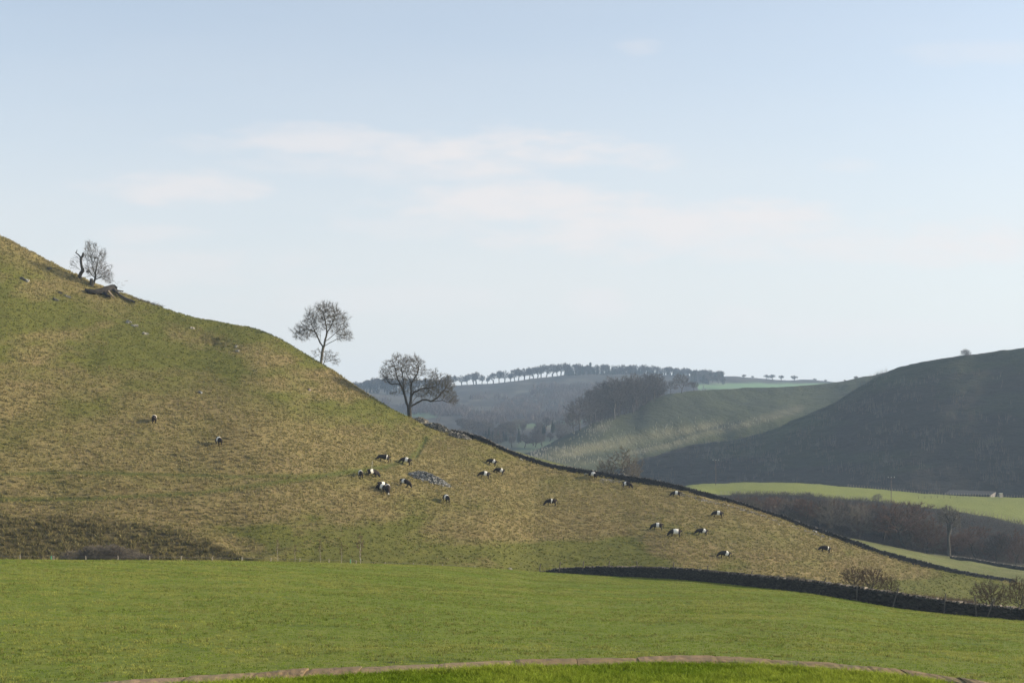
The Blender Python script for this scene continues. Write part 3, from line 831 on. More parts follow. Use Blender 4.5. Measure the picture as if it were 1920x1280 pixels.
def dry_wall(name, label, pts, H, rng, sw=.34, sh=.15, thick=.5, tone=(.13, .12, .10), cap=True, hfun=None, cat='stone wall'):
    path, Ltot = wall_path(pts, .25)
    s = np.arange(len(path)) * .25
    tan = np.gradient(path[:, :2], axis=0); tan /= np.linalg.norm(tan, axis=1)[:, None]
    nrow = int(round(H / sh))
    cs, sz, yw, tn = [], [], [], []
    for r in range(nrow):
        u = rng.uniform(0, sw)
        us, ws = [], []
        while u < s[-1] - .1:
            w = sw * rng.uniform(.6, 1.45); us.append(u + w / 2); ws.append(w); u += w + rng.uniform(0, .03)
        us = np.array(us); ws = np.array(ws)
        hloc = np.ones(len(us)) if hfun is None else np.array([hfun(q / s[-1]) for q in us])
        x = np.interp(us, s, path[:, 0]); y = np.interp(us, s, path[:, 1]); z = np.interp(us, s, path[:, 2])
        tx = np.interp(us, s, tan[:, 0]); ty = np.interp(us, s, tan[:, 1])
        batter = (nrow - 1 - r) / nrow * .10
        keep = (r + .5) * sh < H * hloc
        for side in (-1, 1):
            o = side * (thick / 2 - .1 + batter) + rng.uniform(-.025, .025, len(us))
            cs.append(np.stack([x - ty * o, y + tx * o, z - .12 + (r + .5) * sh + rng.uniform(-.02, .02, len(us))], -1)[keep])
            sz.append(np.stack([ws * .97, np.full(len(us), .24), np.full(len(us), sh * 1.02) * rng.uniform(.8, 1.1, len(us))], -1)[keep])
            yw.append((np.arctan2(ty, tx) + rng.normal(0, .05, len(us)))[keep])
            t = np.array(tone)[None] * rng.uniform(.55, 1.5, (len(us), 1)) * np.where(rng.random((len(us), 1)) < .03, 1.9, 1)
            tn.append(t[keep])
    if cap:
        u = 0.0; us = []
        while u < s[-1] - .1: us.append(u); u += rng.uniform(.14, .3)
        us = np.array(us); n = len(us)
        hloc = np.ones(n) if hfun is None else np.array([hfun(q / s[-1]) for q in us])
        x = np.interp(us, s, path[:, 0]); y = np.interp(us, s, path[:, 1]); z = np.interp(us, s, path[:, 2])
        tx = np.interp(us, s, tan[:, 0]); ty = np.interp(us, s, tan[:, 1])
        keep = rng.random(n) < .96
        hh = rng.uniform(.14, .32, n)
        cs.append(np.stack([x, y, z - .12 + H * hloc + hh * .4], -1)[keep]); sz.append(np.stack([rng.uniform(.09, .2, n), rng.uniform(.38, .55, n), hh], -1)[keep])
        yw.append((np.arctan2(ty, tx) + rng.normal(0, .12, n))[keep]); tn.append((np.array(tone)[None] * rng.uniform(.9, 2.0, (n, 1)) * np.where(rng.random((n, 1)) < .3, 3.0, 1))[keep])  # random tones, with extra bright caps standing for the sunlit wall top
    # rubble core
    us = np.arange(.2, s[-1] - .2, .5); n = len(us)
    hloc = np.ones(n) if hfun is None else np.array([hfun(q / s[-1]) for q in us])
    x = np.interp(us, s, path[:, 0]); y = np.interp(us, s, path[:, 1]); z = np.interp(us, s, path[:, 2])
    tx = np.interp(us, s, tan[:, 0]); ty = np.interp(us, s, tan[:, 1])
    cs.append(np.stack([x, y, z - .25 + H * hloc * .5], -1)); sz.append(np.stack([np.full(n, .56), np.full(n, thick - .2), H * hloc + .1], -1))
    yw.append(np.arctan2(ty, tx)); tn.append(np.tile(np.array(tone) * .5, (n, 1)))
    cs, sz, yw, tn = map(np.concatenate, (cs, sz, yw, tn))
    o = boxes(name, cs, sz, yw, rng, tn, M_stone, .10, rng.normal(0, .04, len(cs)))
    tag(o, label, cat)
    return path

rw = np.random.default_rng(21)
# near wall along the far edge of the pasture
wpx = np.array([1000, 1015, 1050, 1088, 1130, 1200, 1280, 1350, 1408, 1470, 1520, 1560, 1600, 1661, 1730, 1802, 1860, 1920, 2000, 2100])
wtop = curve([(1000,1072),(1015,1068.5),(1050,1063),(1088,1060.6),(1151,1059.6),(1200,1060.5),(1280,1063),(1304,1065.4),(1408,1075),(1520,1086),(1600,1096),(1661,1105),(1802,1126),(1920,1137.5),(2100,1155)], wpx)
wd = curve(NEAR_D, wpx) + 1.0
npts = [P(q, t_, d_) - Vector((0, 0, 1.78)) for q, t_, d_ in zip(wpx, wtop, wd)]
NEAR_WALL = dry_wall('stone_wall', 'long dark dry stone wall along the far edge of the bright green pasture', npts, 1.62, rw, sw=.32, sh=.14, tone=(.038, .033, .027))
# wall down the spur of the hill
hpx = np.array([846, 860, 879, 908, 932, 963, 1005, 1036, 1088, 1151, 1213, 1262, 1304, 1346, 1387, 1429, 1471, 1512, 1554, 1605, 1647, 1717, 1774, 1830, 1880, 1903])
hp = []
for q in hpx:
    d_ = float(curve(HILL_D, np.array([q]))[0]) + 1.5
    yt = float(curve(WALL_TOP, np.array([q]))[0]); yb_ = float(curve(HILL_TOP, np.array([q]))[0])
    hgt = max(1.0, (yb_ - yt) * d_ / F)
    hp.append(P(q, yt, d_) - Vector((0, 0, 1.5)))
HILL_WALL = dry_wall('stone_wall', 'dark dry stone wall running down the spur of the left hill behind the grazing cattle', hp, 1.38, rw, sw=.42, sh=.2, tone=(.034, .031, .028))
# river meadow wall
mp = [P(q, y_, d_) for q, y_, d_ in ((1782, 1053, 378), (1820, 1057, 374), (1870, 1066, 366), (1925, 1074, 358), (2010, 1085, 350))]
dry_wall('stone_wall', 'distant dry stone wall below the river trees at the right edge', mp, 1.5, rw, sw=.5, sh=.22, tone=(.04, .036, .03))
# tumbled end of the spur wall: two piles
def heap(name, label, cat, c_px, n, rng, surf, size=(.2, .5), spread=(3, 1.2), hgt=.7, tone=(.26, .24, .19), dark=.3, slope=0.0, dist=None):
    base = surf.at(*c_px) if dist is None else P(c_px[0], c_px[1], dist)
    a = rng.uniform(0, 2 * np.pi, n); r = np.sqrt(rng.random(n))
    dx = np.cos(a) * r * spread[0]; dy = np.sin(a) * r * spread[1]
    x = base.x + dx; y = base.y + dy
    z0 = np.array([surf.z(float(p), float(q)) for p, q in zip(x, y)])
    zz = (1 - r ** 2) * hgt * rng.random(n) ** .5
    s = rng.uniform(size[0], size[1], n)
    t = np.array(tone)[None] * rng.uniform(.5, 1.35, (n, 1)) * np.where(rng.random((n, 1)) < dark, .45, 1)
    o = boxes(name, np.stack([x, y, z0 + zz], -1), np.stack([s, s * rng.uniform(.5, .9, n), s * rng.uniform(.35, .7, n)], -1), rng.uniform(0, 6.3, n), rng, t, M_stone, .2, rng.normal(0, .4, n), roll=rng.normal(0, .4, n))
    tag(o, label, cat); return o
heap('rubble_pile', 'pale tumbled stone at the top end of the spur wall beside the oak', 'rubble', (793, 791), 300, rw, S_hill, (.25, .6), (1.5, 1.0), 1.0, (.26, .235, .19), .3)
heap('rubble_pile', 'grey collapsed stretch of the spur wall just right of the pale tumbled stone', 'rubble', (823, 805), 520, rw, S_hill, (.22, .55), (2.7, .9), 1.1, (.15, .145, .125), .5)
heap('rubble_pile', 'low fallen stones under the spur wall below its dark upper end', 'rubble', (862, 819), 320, rw, S_hill, (.2, .5), (2.2, .8), .7, (.20, .185, .16), .4)
heap('stone_heap', 'long low heap of grey stones lying on the slope among the cattle', 'stone heap', (805, 900), 1500, rw, S_hill, (.16, .45), (3.6, 1.9), 1.2, (.19, .19, .18), .35)
# loose rocks
def rock(px, py, w, h, label, tone=(.36, .34, .3), surf=None, grp=None, dz=0.0, seed=0, yaw=None):
    rng = np.random.default_rng(1000 + seed)
    surf = surf or S_hill
    p = surf.at(px, py); d = p.y
    W = w * d / F * .85; Hh = h * d / F * .85
    n = 5
    c = np.array([[p.x + rng.normal(0, W * .22), p.y + rng.normal(0, .15), p.z + Hh * .3 + dz - abs(k) * .03] for k in range(n)])
    s = np.stack([np.full(n, W) * rng.uniform(.35, .8, n), np.full(n, .5) * rng.uniform(.5, 1, n), np.full(n, Hh) * rng.uniform(.6, 1.1, n)], -1)
    c[0] = (p.x, p.y, p.z + Hh * .35); s[0] = (W * .85, .5, Hh)
    yw = rng.normal(0, .4, n) if yaw is None else np.full(n, yaw)
    # lie along the slope
    sl = math.atan2(surf.z(p.x + .5, p.y) - surf.z(p.x - .5, p.y), 1.0)
    o = boxes('rock', c, s, yw, rng, np.array(tone)[None] * .68 * rng.uniform(.7, 1.2, (n, 1)), M_stone, .2, rng.normal(sl, .15, n))
    tag(o, label, 'rock', grp)
    return o
rock(44, 525, 12, 6, 'black and white rock near the left edge high on the hill', (.10, .10, .09), seed=1)
rock(51, 528, 6, 6, 'small pale rock right beside the black and white one high on the left', (.5, .48, .43), seed=2)
rock(103, 563, 12, 5, 'flat dark rock below the rusty ridge left of the fallen trunk', (.10, .10, .08), seed=3)
rock(113, 550, 8, 4, 'dark rock nearest the rusty ridge, up left of the fallen trunk', (.12, .11, .09), seed=4)
rock(127, 557, 13, 4, 'grey flat rock left below the fallen trunk', (.28, .27, .23), seed=5)
rock(241, 605, 12, 5, 'pale slanting rock with a dark side below the fallen trunk', (.42, .41, .36), seed=6)
rock(254, 612, 11, 5, 'pale blocky rock touching the slanting one below the fallen trunk', (.46, .44, .38), seed=7)
rock(271, 626, 11, 4, 'lone pale slab lowest of the three pale rocks below the fallen trunk', (.44, .42, .36), seed=8)
rock(361, 616, 9, 4, 'pale slab just above the eroded scar', (.44, .40, .33), seed=9)
rock(444, 651, 4, 4, 'small pale stone at the right end of the eroded scar', (.5, .46, .38), seed=10)
rock(445, 659, 8, 4, 'larger pale slab under the right end of the eroded scar', (.5, .46, .38), seed=11)
rock(374, 736, 7, 4, 'bluish grey stone half sunk above the leftmost cattle', (.22, .23, .23), seed=12)
rock(580, 732, 5, 4, 'brown and white stone in the middle of the upper green slope', (.42, .34, .3), seed=13)
rock(957, 1067, 8, 4, 'white stone at the crest of the pasture left of the near wall', (.62, .58, .5), seed=14)
rock(1528, 996, 9, 4, 'pale slab against the spur wall right of the single far cow', (.55, .54, .5), seed=15)
rock(977, 862, 4, 3, 'white stone at the foot of the spur wall above the two close cows', (.6, .58, .5), seed=16)
rock(1099, 887, 7, 4, 'white stone just left of the cow nearest the spur wall', (.6, .58, .52), seed=17)
rock(690, 730, 6, 4, 'small pale stone near the skyline left of the oak', (.4, .38, .32), seed=18)
rock(93, 505, 0.1 + 9, 4, 'dark stone on the rusty ridge left of the twin thorn trees', (.12, .11, .09), seed=19)
# scattered stone line under the spur wall
def foot_stones():
    rng = np.random.default_rng(77); n = 420
    q = np.concatenate([rng.uniform(1125, 1180, 90), rng.uniform(1270, 1420, 230), rng.uniform(1420, 1560, 100)])
    y = curve(HILL_TOP, q) + 2 + np.abs(rng.normal(0, 2.6, n))
    c = np.array([tuple(S_hill.at(a, b)) for a, b in zip(q, y)]); s = rng.uniform(.12, .38, n)
    o = boxes('scattered_stones', c, np.stack([s, s * .7, s * .5], -1), rng.uniform(0, 6, n), rng, np.array([.24, .225, .20])[None] * rng.uniform(.5, 1.3, (n, 1)), M_stone, .2, rng.normal(0, .3, n))
    tag(o, 'scatter of small pale stones fallen along the foot of the spur wall', 'stones', kind='stuff')
foot_stones()
# ------------------------------------------------------------------ trees grown by space colonisation
def grow(points, root, step, infl, kill, rng, trunk=None, limbs=None, iters=160, up=.0, wob=.15):
    pts = np.array(points, float)
    nodes = [np.array(root, float)]; par = [-1]
    if trunk:
        for p in trunk: nodes.append(np.array(p, float)); par.append(len(nodes) - 2)
    for limb in (limbs or []):
        prev = int(np.argmin(np.linalg.norm(np.array(nodes) - np.array(limb[0]), axis=1)))
        for q in limb[1:]:
            q = np.array(q, float) + rng.normal(0, .05, 3); st = nodes[prev]; m = max(1, int(np.linalg.norm(q - st) / (step * 1.6)))
            for j in range(1, m + 1):
                nodes.append(st + (q - st) * j / m + (rng.normal(0, .04, 3) if j < m else 0)); par.append(prev); prev = len(nodes) - 1
    if not limbs:
        # climb until attractors are in reach
        while np.min(np.linalg.norm(pts - nodes[-1], axis=1)) > infl * .8 and len(nodes) < 60:
            c = pts[np.argmin(np.linalg.norm(pts - nodes[-1], axis=1))] - nodes[-1]
            c = c / np.linalg.norm(c) * .4 + np.array([0, 0, .8]) + rng.normal(0, wob, 3)
            nodes.append(nodes[-1] + step * c / np.linalg.norm(c)); par.append(len(nodes) - 2)
    near = np.zeros(len(pts), int); dist = np.full(len(pts), 1e9)
    for i, nd in enumerate(nodes):
        d = np.linalg.norm(pts - nd, axis=1); b = d < dist; near[b] = i; dist[b] = d[b]
    alive = np.ones(len(pts), bool)
    for it in range(iters):
        act = alive & (dist < infl)
        if not act.any(): break
        ids = near[act]; dv = pts[act] - np.array(nodes)[ids]; dv /= np.linalg.norm(dv, axis=1)[:, None] + 1e-9
        uniq, inv = np.unique(ids, return_inverse=True)
        S = np.zeros((len(uniq), 3)); np.add.at(S, inv, dv)
        S /= np.linalg.norm(S, axis=1)[:, None] + 1e-9
        S += rng.normal(0, wob, S.shape); S[:, 2] += up
        S /= np.linalg.norm(S, axis=1)[:, None] + 1e-9
        new = []
        for u, dr in zip(uniq, S):
            p = nodes[u] + step * dr
            new.append(p); par.append(int(u)); nodes.append(p)
        for k, p in enumerate(new):
            i = len(nodes) - len(new) + k
            d = np.linalg.norm(pts - p, axis=1); b = d < dist; near[b] = i; dist[b] = d[b]
        alive &= dist > kill
        if len(nodes) > 16000: break
    return np.array(nodes), np.array(par)

def radii(nodes, par, r_tip, expn=2.3):
    n = len(nodes); acc = np.zeros(n); r = np.zeros(n)
    for i in range(n - 1, 0, -1):
        r[i] = r_tip if acc[i] == 0 else acc[i] ** (1 / expn)
        acc[par[i]] += r[i] ** expn
    r[0] = acc[0] ** (1 / expn) if acc[0] else r_tip
    return r

def tubes(A, B, ra, rb, k):
    """open frusta between point arrays"""
    n = len(A); d = B - A; L = np.linalg.norm(d, axis=1)[:, None] + 1e-9; d = d / L
    ref = np.where(np.abs(d[:, 2:3]) < .9, np.array([[0, 0, 1.]]), np.array([[1., 0, 0]]))
    u = np.cross(d, ref); u /= np.linalg.norm(u, axis=1)[:, None]; w = np.cross(d, u)
    a = np.arange(k) * 2 * np.pi / k
    ring = u[:, None, :] * np.cos(a)[None, :, None] + w[:, None, :] * np.sin(a)[None, :, None]
    V = np.concatenate([A[:, None, :] + ring * ra[:, None, None], (B + d * rb[:, None] * .4)[:, None, :] + ring * rb[:, None, None]], 1).reshape(-1, 3)
    i = np.arange(k); j = (i + 1) % k
    f = np.stack([i, j, j + k, i + k], -1)[None] + (np.arange(n) * 2 * k)[:, None, None]
    return V, f.reshape(-1, 4)

def spikes(A, B, r):
    n = len(A); d = B - A; d = d / (np.linalg.norm(d, axis=1)[:, None] + 1e-9)
    ref = np.where(np.abs(d[:, 2:3]) < .9, np.array([[0, 0, 1.]]), np.array([[1., 0, 0]]))
    u = np.cross(d, ref); u /= np.linalg.norm(u, axis=1)[:, None]; w = np.cross(d, u)
    V = np.stack([A + u * r[:, None], A - u * r[:, None] * .5 + w * r[:, None] * .87, A - u * r[:, None] * .5 - w * r[:, None] * .87, B], 1).reshape(-1, 3)
    f = np.array([[0, 1, 3], [1, 2, 3], [2, 0, 3]])[None] + (np.arange(n) * 4)[:, None, None]
    return V, f.reshape(-1, 3)

def bare_tree(seed, ell, root=(0, 0, 0), trunk=None, n_pts=900, step=.35, infl=2.2, kill=.55, r_tip=.018, thr=.06, twigs=4, twig_l=.55, twig_r=.012, up=.05, wob=.18,
              twig_up=.3, droop=0.0, boost=1.0, expn=2.3, shell=.5, limbs=None):
    """ell: list of (cx,cy,cz,rx,ry,rz,weight). returns (trunk mesh data, crown mesh data)"""
    rng = np.random.default_rng(seed)
    P_ = []
    W = sum(e[6] for e in ell)
    for e in ell:
        n = int(n_pts * e[6] / W)
        v = rng.normal(size=(n, 3)); v /= np.linalg.norm(v, axis=1)[:, None]; r = rng.random(n) ** (shell)
        q = rng.uniform(0, 6.3, 6)
        lump = 1 + .16 * np.sin(5 * v[:, 0] + q[0]) * np.sin(4.5 * v[:, 2] + q[1]) + .12 * np.sin(9 * v[:, 0] + q[2]) * np.cos(8 * v[:, 2] + q[3]) + rng.normal(0, .05, n)
        P_.append(np.array(e[:3]) + v * (r * lump)[:, None] * np.array(e[3:6]))
    P_ = np.concatenate(P_)
    nodes, par = grow(P_, root, step, infl, kill, rng, trunk, limbs, up=up, wob=wob)
    r = radii(nodes, par, r_tip, expn) * 1.0
    thr = min(thr, float(r[1:].max()) * .45)
    r[r > thr] = thr + (r[r > thr] - thr) * boost
    c = np.arange(1, len(nodes)); p = par[c]
    A, B, ra, rb = nodes[p], nodes[c], r[p], r[c]
    ra = np.minimum(ra, rb * 1.5 + .004)
    big = rb > thr
    VT, FT = tubes(A[big], B[big], ra[big], rb[big], 7)
    # root flare
    VC, FC = tubes(A[~big], B[~big], ra[~big], rb[~big], 3)
    thin = np.where(r[1:] < thr * .6)[0] + 1
    src = np.repeat(thin, twigs); ctr = P_.mean(0)
    d0 = nodes[src] - nodes[par[src]]; d0 /= np.linalg.norm(d0, axis=1)[:, None] + 1e-9
    outw = nodes[src] - ctr; outw /= np.linalg.norm(outw, axis=1)[:, None] + 1e-9
    dr = d0 * .7 + outw * .35 + rng.normal(0, .45, d0.shape); dr[:, 2] += twig_up - droop; dr /= np.linalg.norm(dr, axis=1)[:, None]
    st = nodes[src] - d0 * step * rng.random((len(src), 1))
    l = twig_l * rng.uniform(.4, 1.3, len(src))
    en = st + dr * l[:, None]; en[:, 2] -= droop * l * .4
    V2, F2 = spikes(st, en, np.full(len(src), twig_r) * rng.uniform(.8, 1.3, len(src)))
    # side shoots on the twigs
    m = st + (en - st) * rng.uniform(.25, .7, (len(src), 1)); dr3 = dr + rng.normal(0, .65, dr.shape); dr3 /= np.linalg.norm(dr3, axis=1)[:, None]
    V3, F3 = spikes(m, m + dr3 * (l * .6)[:, None], np.full(len(src), twig_r * .8))
    tris = np.concatenate([F2, F3 + len(V2)]) + len(VC)
    V = np.concatenate([VC, V2, V3])
    flat = np.concatenate([FC.ravel(), tris.ravel()]); cnt = np.concatenate([np.full(len(FC), 4), np.full(len(tris), 3)])
    return (VT, FT), (V, flat, cnt)

M_bark = flat_mat('grey_brown_bark', (.075, .065, .05), (.15, .13, .10), 4, .95)
M_twig = flat_mat('olive_brown_twigs', (.085, .072, .052), (.13, .11, .078), 2, .95)
M_twig_red = flat_mat('reddish_brown_twigs', (.10, .065, .045), (.14, .085, .06), .6, .95)
M_log = flat_mat('rotten_dark_log', (.012, .011, .010), (.035, .03, .026), 4, .95)
M_haw = flat_mat('dark_hawthorn_twigs', (.055, .036, .024), (.085, .055, .038), .6, .95)
M_twig_grey = flat_mat('grey_brown_twigs', (.072, .060, .052), (.105, .088, .074), .6, .95)
M_twig_pale = flat_mat('pale_twigs', (.125, .108, .085), (.175, .15, .118), .6, .95)
M_bark_pale = flat_mat('pale_birch_bark', (.42, .38, .33), (.3, .27, .23), 3, .9)
M_bark_dark = flat_mat('dark_trunk_bark', (.05, .045, .038), (.085, .075, .06), 3, .95)

def tree_meshes(name, data, mt, mc):
    (VT, FT), (V, flat, cnt) = data
    a = mesh_np(name + '_trunk', VT, FT, 4, mt, True)
    b = mesh_np(name + '_crown', V, flat, cnt, mc, False)
    return a, b
def place_tree(name, meshes, loc, rz, sc, label, cat='tree', group=None):
    e = empty(name, loc, rz, sc)
    add_obj('trunk', meshes[0], e); add_obj('crown', meshes[1], e)
    tag(e, label, cat, group)
    return e

# --- the big thorn / ash tree on the skyline (px 602,682)
def tree_B():
    q0 = S_hill.at(602, 684); p = P(602, 685, q0.y + 7); k = p.y / F
    def L(px, py, dy=0): return ((px - 602) * k, dy, (684 - py) * k)
    e = lambda px, py, rx, ry, w, dy=0: (*L(px, py, dy), rx * k, min(rx, 40) * k * .9, ry * k, w)
    ell = [e(610, 590, 40, 24, 1.3), e(576, 618, 28, 18, 1.0), e(567, 626, 20, 14, .5), e(636, 612, 20, 20, .7), e(645, 628, 18, 12, .6), e(610, 575, 20, 12, .5), e(590, 600, 26, 18, .8), e(620, 600, 30, 24, .8)]
    trunk = [L(602.5, 675, 0), L(603.5, 667, 0), L(604.5, 658, .1), L(606, 650, .15)]
    J = L(606, 650, .15)
    limbs = [[J, L(609, 640), L(612, 630), L(613.5, 622)], [L(613.5, 622), L(611, 613, .4), L(609, 602, .5), L(607, 590), L(603, 580)], [L(613.5, 622), L(619, 615, -.4), L(624, 603, -.5), L(628, 592)],
             [J, L(600, 641, .5), L(595, 631, .5), L(591, 622), L(584, 617), L(575, 616), L(565, 620), L(556, 626)], [L(591, 622), L(585, 610, -.5), L(582, 600), L(577, 594)],
             [J, L(612, 645, -.6), L(622, 641, -.6), L(632, 635), L(645, 632, -.3), L(656, 631)], [L(609, 640), L(618, 632, .8), L(628, 624, .8), L(638, 618)], [L(600, 641, .5), L(600, 630, 1), L(598, 618, 1.2)]]
    d = bare_tree(4, ell, (0, 0, -.6), trunk, 2700, .26, 1.9, .33, .010, .06, 6, .75, .008, up=.02, wob=.26, boost=1.5, expn=2.15, limbs=limbs)
    m = tree_meshes('hill_tree', d, M_bark, M_twig)
    place_tree('bare_tree', m, p, 0, 1, 'tall bare tree with a forked leaning trunk standing alone on the hill skyline')
    p2 = S_hill.at(604, 684) + Vector((0, .8, -.2))
    def L2(px, py, dy=0): return ((px - 604) * k, dy, (684 - py) * k)
    e2 = lambda px, py, rx, ry, w: (*L2(px, py, .5), rx * k, rx * k * .8, ry * k, w)
    d = bare_tree(9, [e2(616, 667, 18, 12, 1), e2(626, 675, 12, 9, .6), e2(592, 660, 10, 10, .5), e2(610, 662, 14, 8, .5)], (0, 0, -.3), None, 500, .25, 1.6, .35, .012, .04, 5, .5, .011, up=.1, expn=2.1)
    m = tree_meshes('low_thorn', d, M_bark, M_twig)
    place_tree('thorn_bush', m, p2, 0, 1, 'low bushy thorn growing at the foot of the tall skyline tree', 'bush')
tree_B()
def tree_C():
    q0 = S_hill.at(768, 783); p = P(768, 784, q0.y + 3.5); k = p.y / F
    def L(px, py, dy=0): return ((px - 768) * k, dy, (784 - py) * k)
    e = lambda px, py, rx, ry, w, dy=0: (*L(px, py, dy), rx * k, min(rx, 32) * k * .9, ry * k, w)
    ell = [e(748, 690, 30, 26, 1.5), e(780, 693, 22, 28, 1.2), e(728, 705, 16, 16, .5), e(762, 675, 26, 10, .5), e(810, 722, 22, 24, 1.1), e(836, 730, 20, 22, 1.3), e(848, 748, 12, 12, .5), e(738, 737, 8, 4, .08), e(800, 735, 30, 14, .5), e(760, 720, 24, 20, .5), e(820, 712, 12, 12, .25), e(812, 704, 16, 14, .5), e(836, 714, 14, 15, .6), e(722, 698, 12, 16, .4)]
    trunk = [L(768, 778), L(767.5, 771), L(767, 765)]
    J = L(767, 765)
    limbs = [[J, L(763, 755), L(760, 744), L(757, 735), L(754, 727), L(750, 721), L(742, 719.5), L(733, 720), L(727, 714), L(720, 704), L(713, 698)], [L(750, 721), L(745, 708, .6), L(741, 692, .6), L(736, 678)],
             [L(760, 744), L(757, 725, -.6), L(756, 708, -.8), L(753, 690)], [J, L(769, 754, .3), L(771, 742), L(770, 730), L(771, 718), L(778, 708), L(783, 697), L(786, 684)], [L(771, 718), L(764, 706, .7), L(759, 695, 1)],
             [L(770, 742), L(778, 735, -.5), L(786, 731, -.5), L(795, 728), L(806, 727), L(817, 724)], [J, L(774, 760, .4), L(782, 755, .4), L(791, 750), L(799, 749), L(807, 752), L(814, 749), L(822, 744), L(828, 735), L(835, 728)],
             [L(807, 752), L(818, 752, -.5), L(830, 750, -.5), L(842, 755)], [L(757, 739), L(748, 737, .5), L(738, 736, .5), L(732, 737)], [J, L(775, 748, 1), L(782, 742, 1.3), L(793, 741, 1.4), L(801, 738)]]
    d = bare_tree(12, ell, (0, 0, -.7), trunk, 4600, .26, 1.9, .27, .010, .06, 5, .6, .0085, up=.04, wob=.26, boost=1.7, expn=2.15, limbs=limbs)
    m = tree_meshes('oak', d, M_bark_dark, M_twig)
    place_tree('oak_tree', m, p, 0, 1, 'broad bare oak with a long low limb at the top of the spur wall')
tree_C()
def tree_A():
    p = S_hill.at(173, 535); k = p.y / F
    def L(px, py, dy=0): return ((px - 174) * k, dy, (536 - py) * k)
    e = lambda px, py, rx, ry, w: (*L(px, py), rx * k, rx * k * .9, ry * k, w)
    d = bare_tree(21, [e(171, 478, 14, 20, 1), e(187, 498, 15, 22, 1.1), e(199, 515, 14, 15, .7), e(176, 508, 17, 16, .7), e(167, 460, 7, 9, .35), e(194, 478, 8, 12, .3), e(205, 526, 9, 8, .3), e(178, 462, 7, 7, .15), e(210, 500, 3, 4, .06)], (0, .3, -.4), None, 2200, .24, 1.9, .27, .010, .05, 5, .6, .0085, up=.12, wob=.16, expn=2.0)
    m = tree_meshes('thorn', d, M_bark_dark, M_twig)
    place_tree('thorn_tree', m, p, 0, 1, 'many stemmed bare thorn tree, taller and right of the twisted one above the fallen trunk')
    # stub in front of it
    p = S_hill.at(150.5, 521.5)
    def L(px, py, dy=0): return ((px - 150.5) * k, dy, (522 - py) * k)
    stem = [L(150.5, 524), L(149.5, 518), L(152, 512), L(155.5, 508), L(153.5, 501), L(152, 494), L(151.5, 488), L(153, 483), L(155.5, 479), L(156, 475)]
    br = [L(152, 488), L(150, 481), L(146, 477), L(143, 475), L(142, 474), L(144, 471.5), L(144.5, 468)]
    A = np.array(stem); B = np.array(br)
    ra = np.array([.42, .40, .38, .36, .27, .25, .24, .23, .24, .20]) ; rb_ = np.array([.14, .15, .13, .11, .10, .07, .03])
    V1, F1 = tubes(A[:-1], A[1:], ra[:-1], ra[1:], 8); V2, F2 = tubes(B[:-1], B[1:], rb_[:-1], rb_[1:], 6)
    e = lambda px, py, rx, ry, w: (*L(px, py), rx * k, rx * k * .8, ry * k, w)
    (VT, FT), (Vc, flat, cnt) = bare_tree(23, [e(140, 492, 12, 14, 1), e(160, 488, 10, 14, .7), e(134, 500, 6, 8, .4), e(158, 503, 10, 8, .4)], L(155, 508), None, 420, .26, 1.9, .4, .012, .05, 4, .5, .010, up=.08, expn=2.2)
    V = np.concatenate([V1, V2, VT]); Fq = np.concatenate([F1, F2 + len(V1), FT + len(V1) + len(V2)])
    m = (mesh_np('twisted_trunk', V, Fq, 4, M_bark_dark, True), mesh_np('twisted_crown', Vc, flat, cnt, M_twig_grey))
    place_tree('thorn_tree', m, p, 0, 1, 'short twisted thorn tree with a dead hooked top, leftmost on the hill skyline')
    # broken stump
    p = S_hill.at(173, 534); q = np.array([[0, -.5, -.5], [.02, -.5, .5], [-.05, -.5, 1.1]])
    V1, F1 = tubes(q[:-1], q[1:], np.array([.5, .42]), np.array([.42, .3]), 9)
    o = add_obj('tree_stump', mesh_np('tree_stump', V1, F1, 4, M_bark_dark, True), None, p)
    tag(o, 'dark broken stump in front of the many stemmed thorn tree', 'stump')
tree_A()
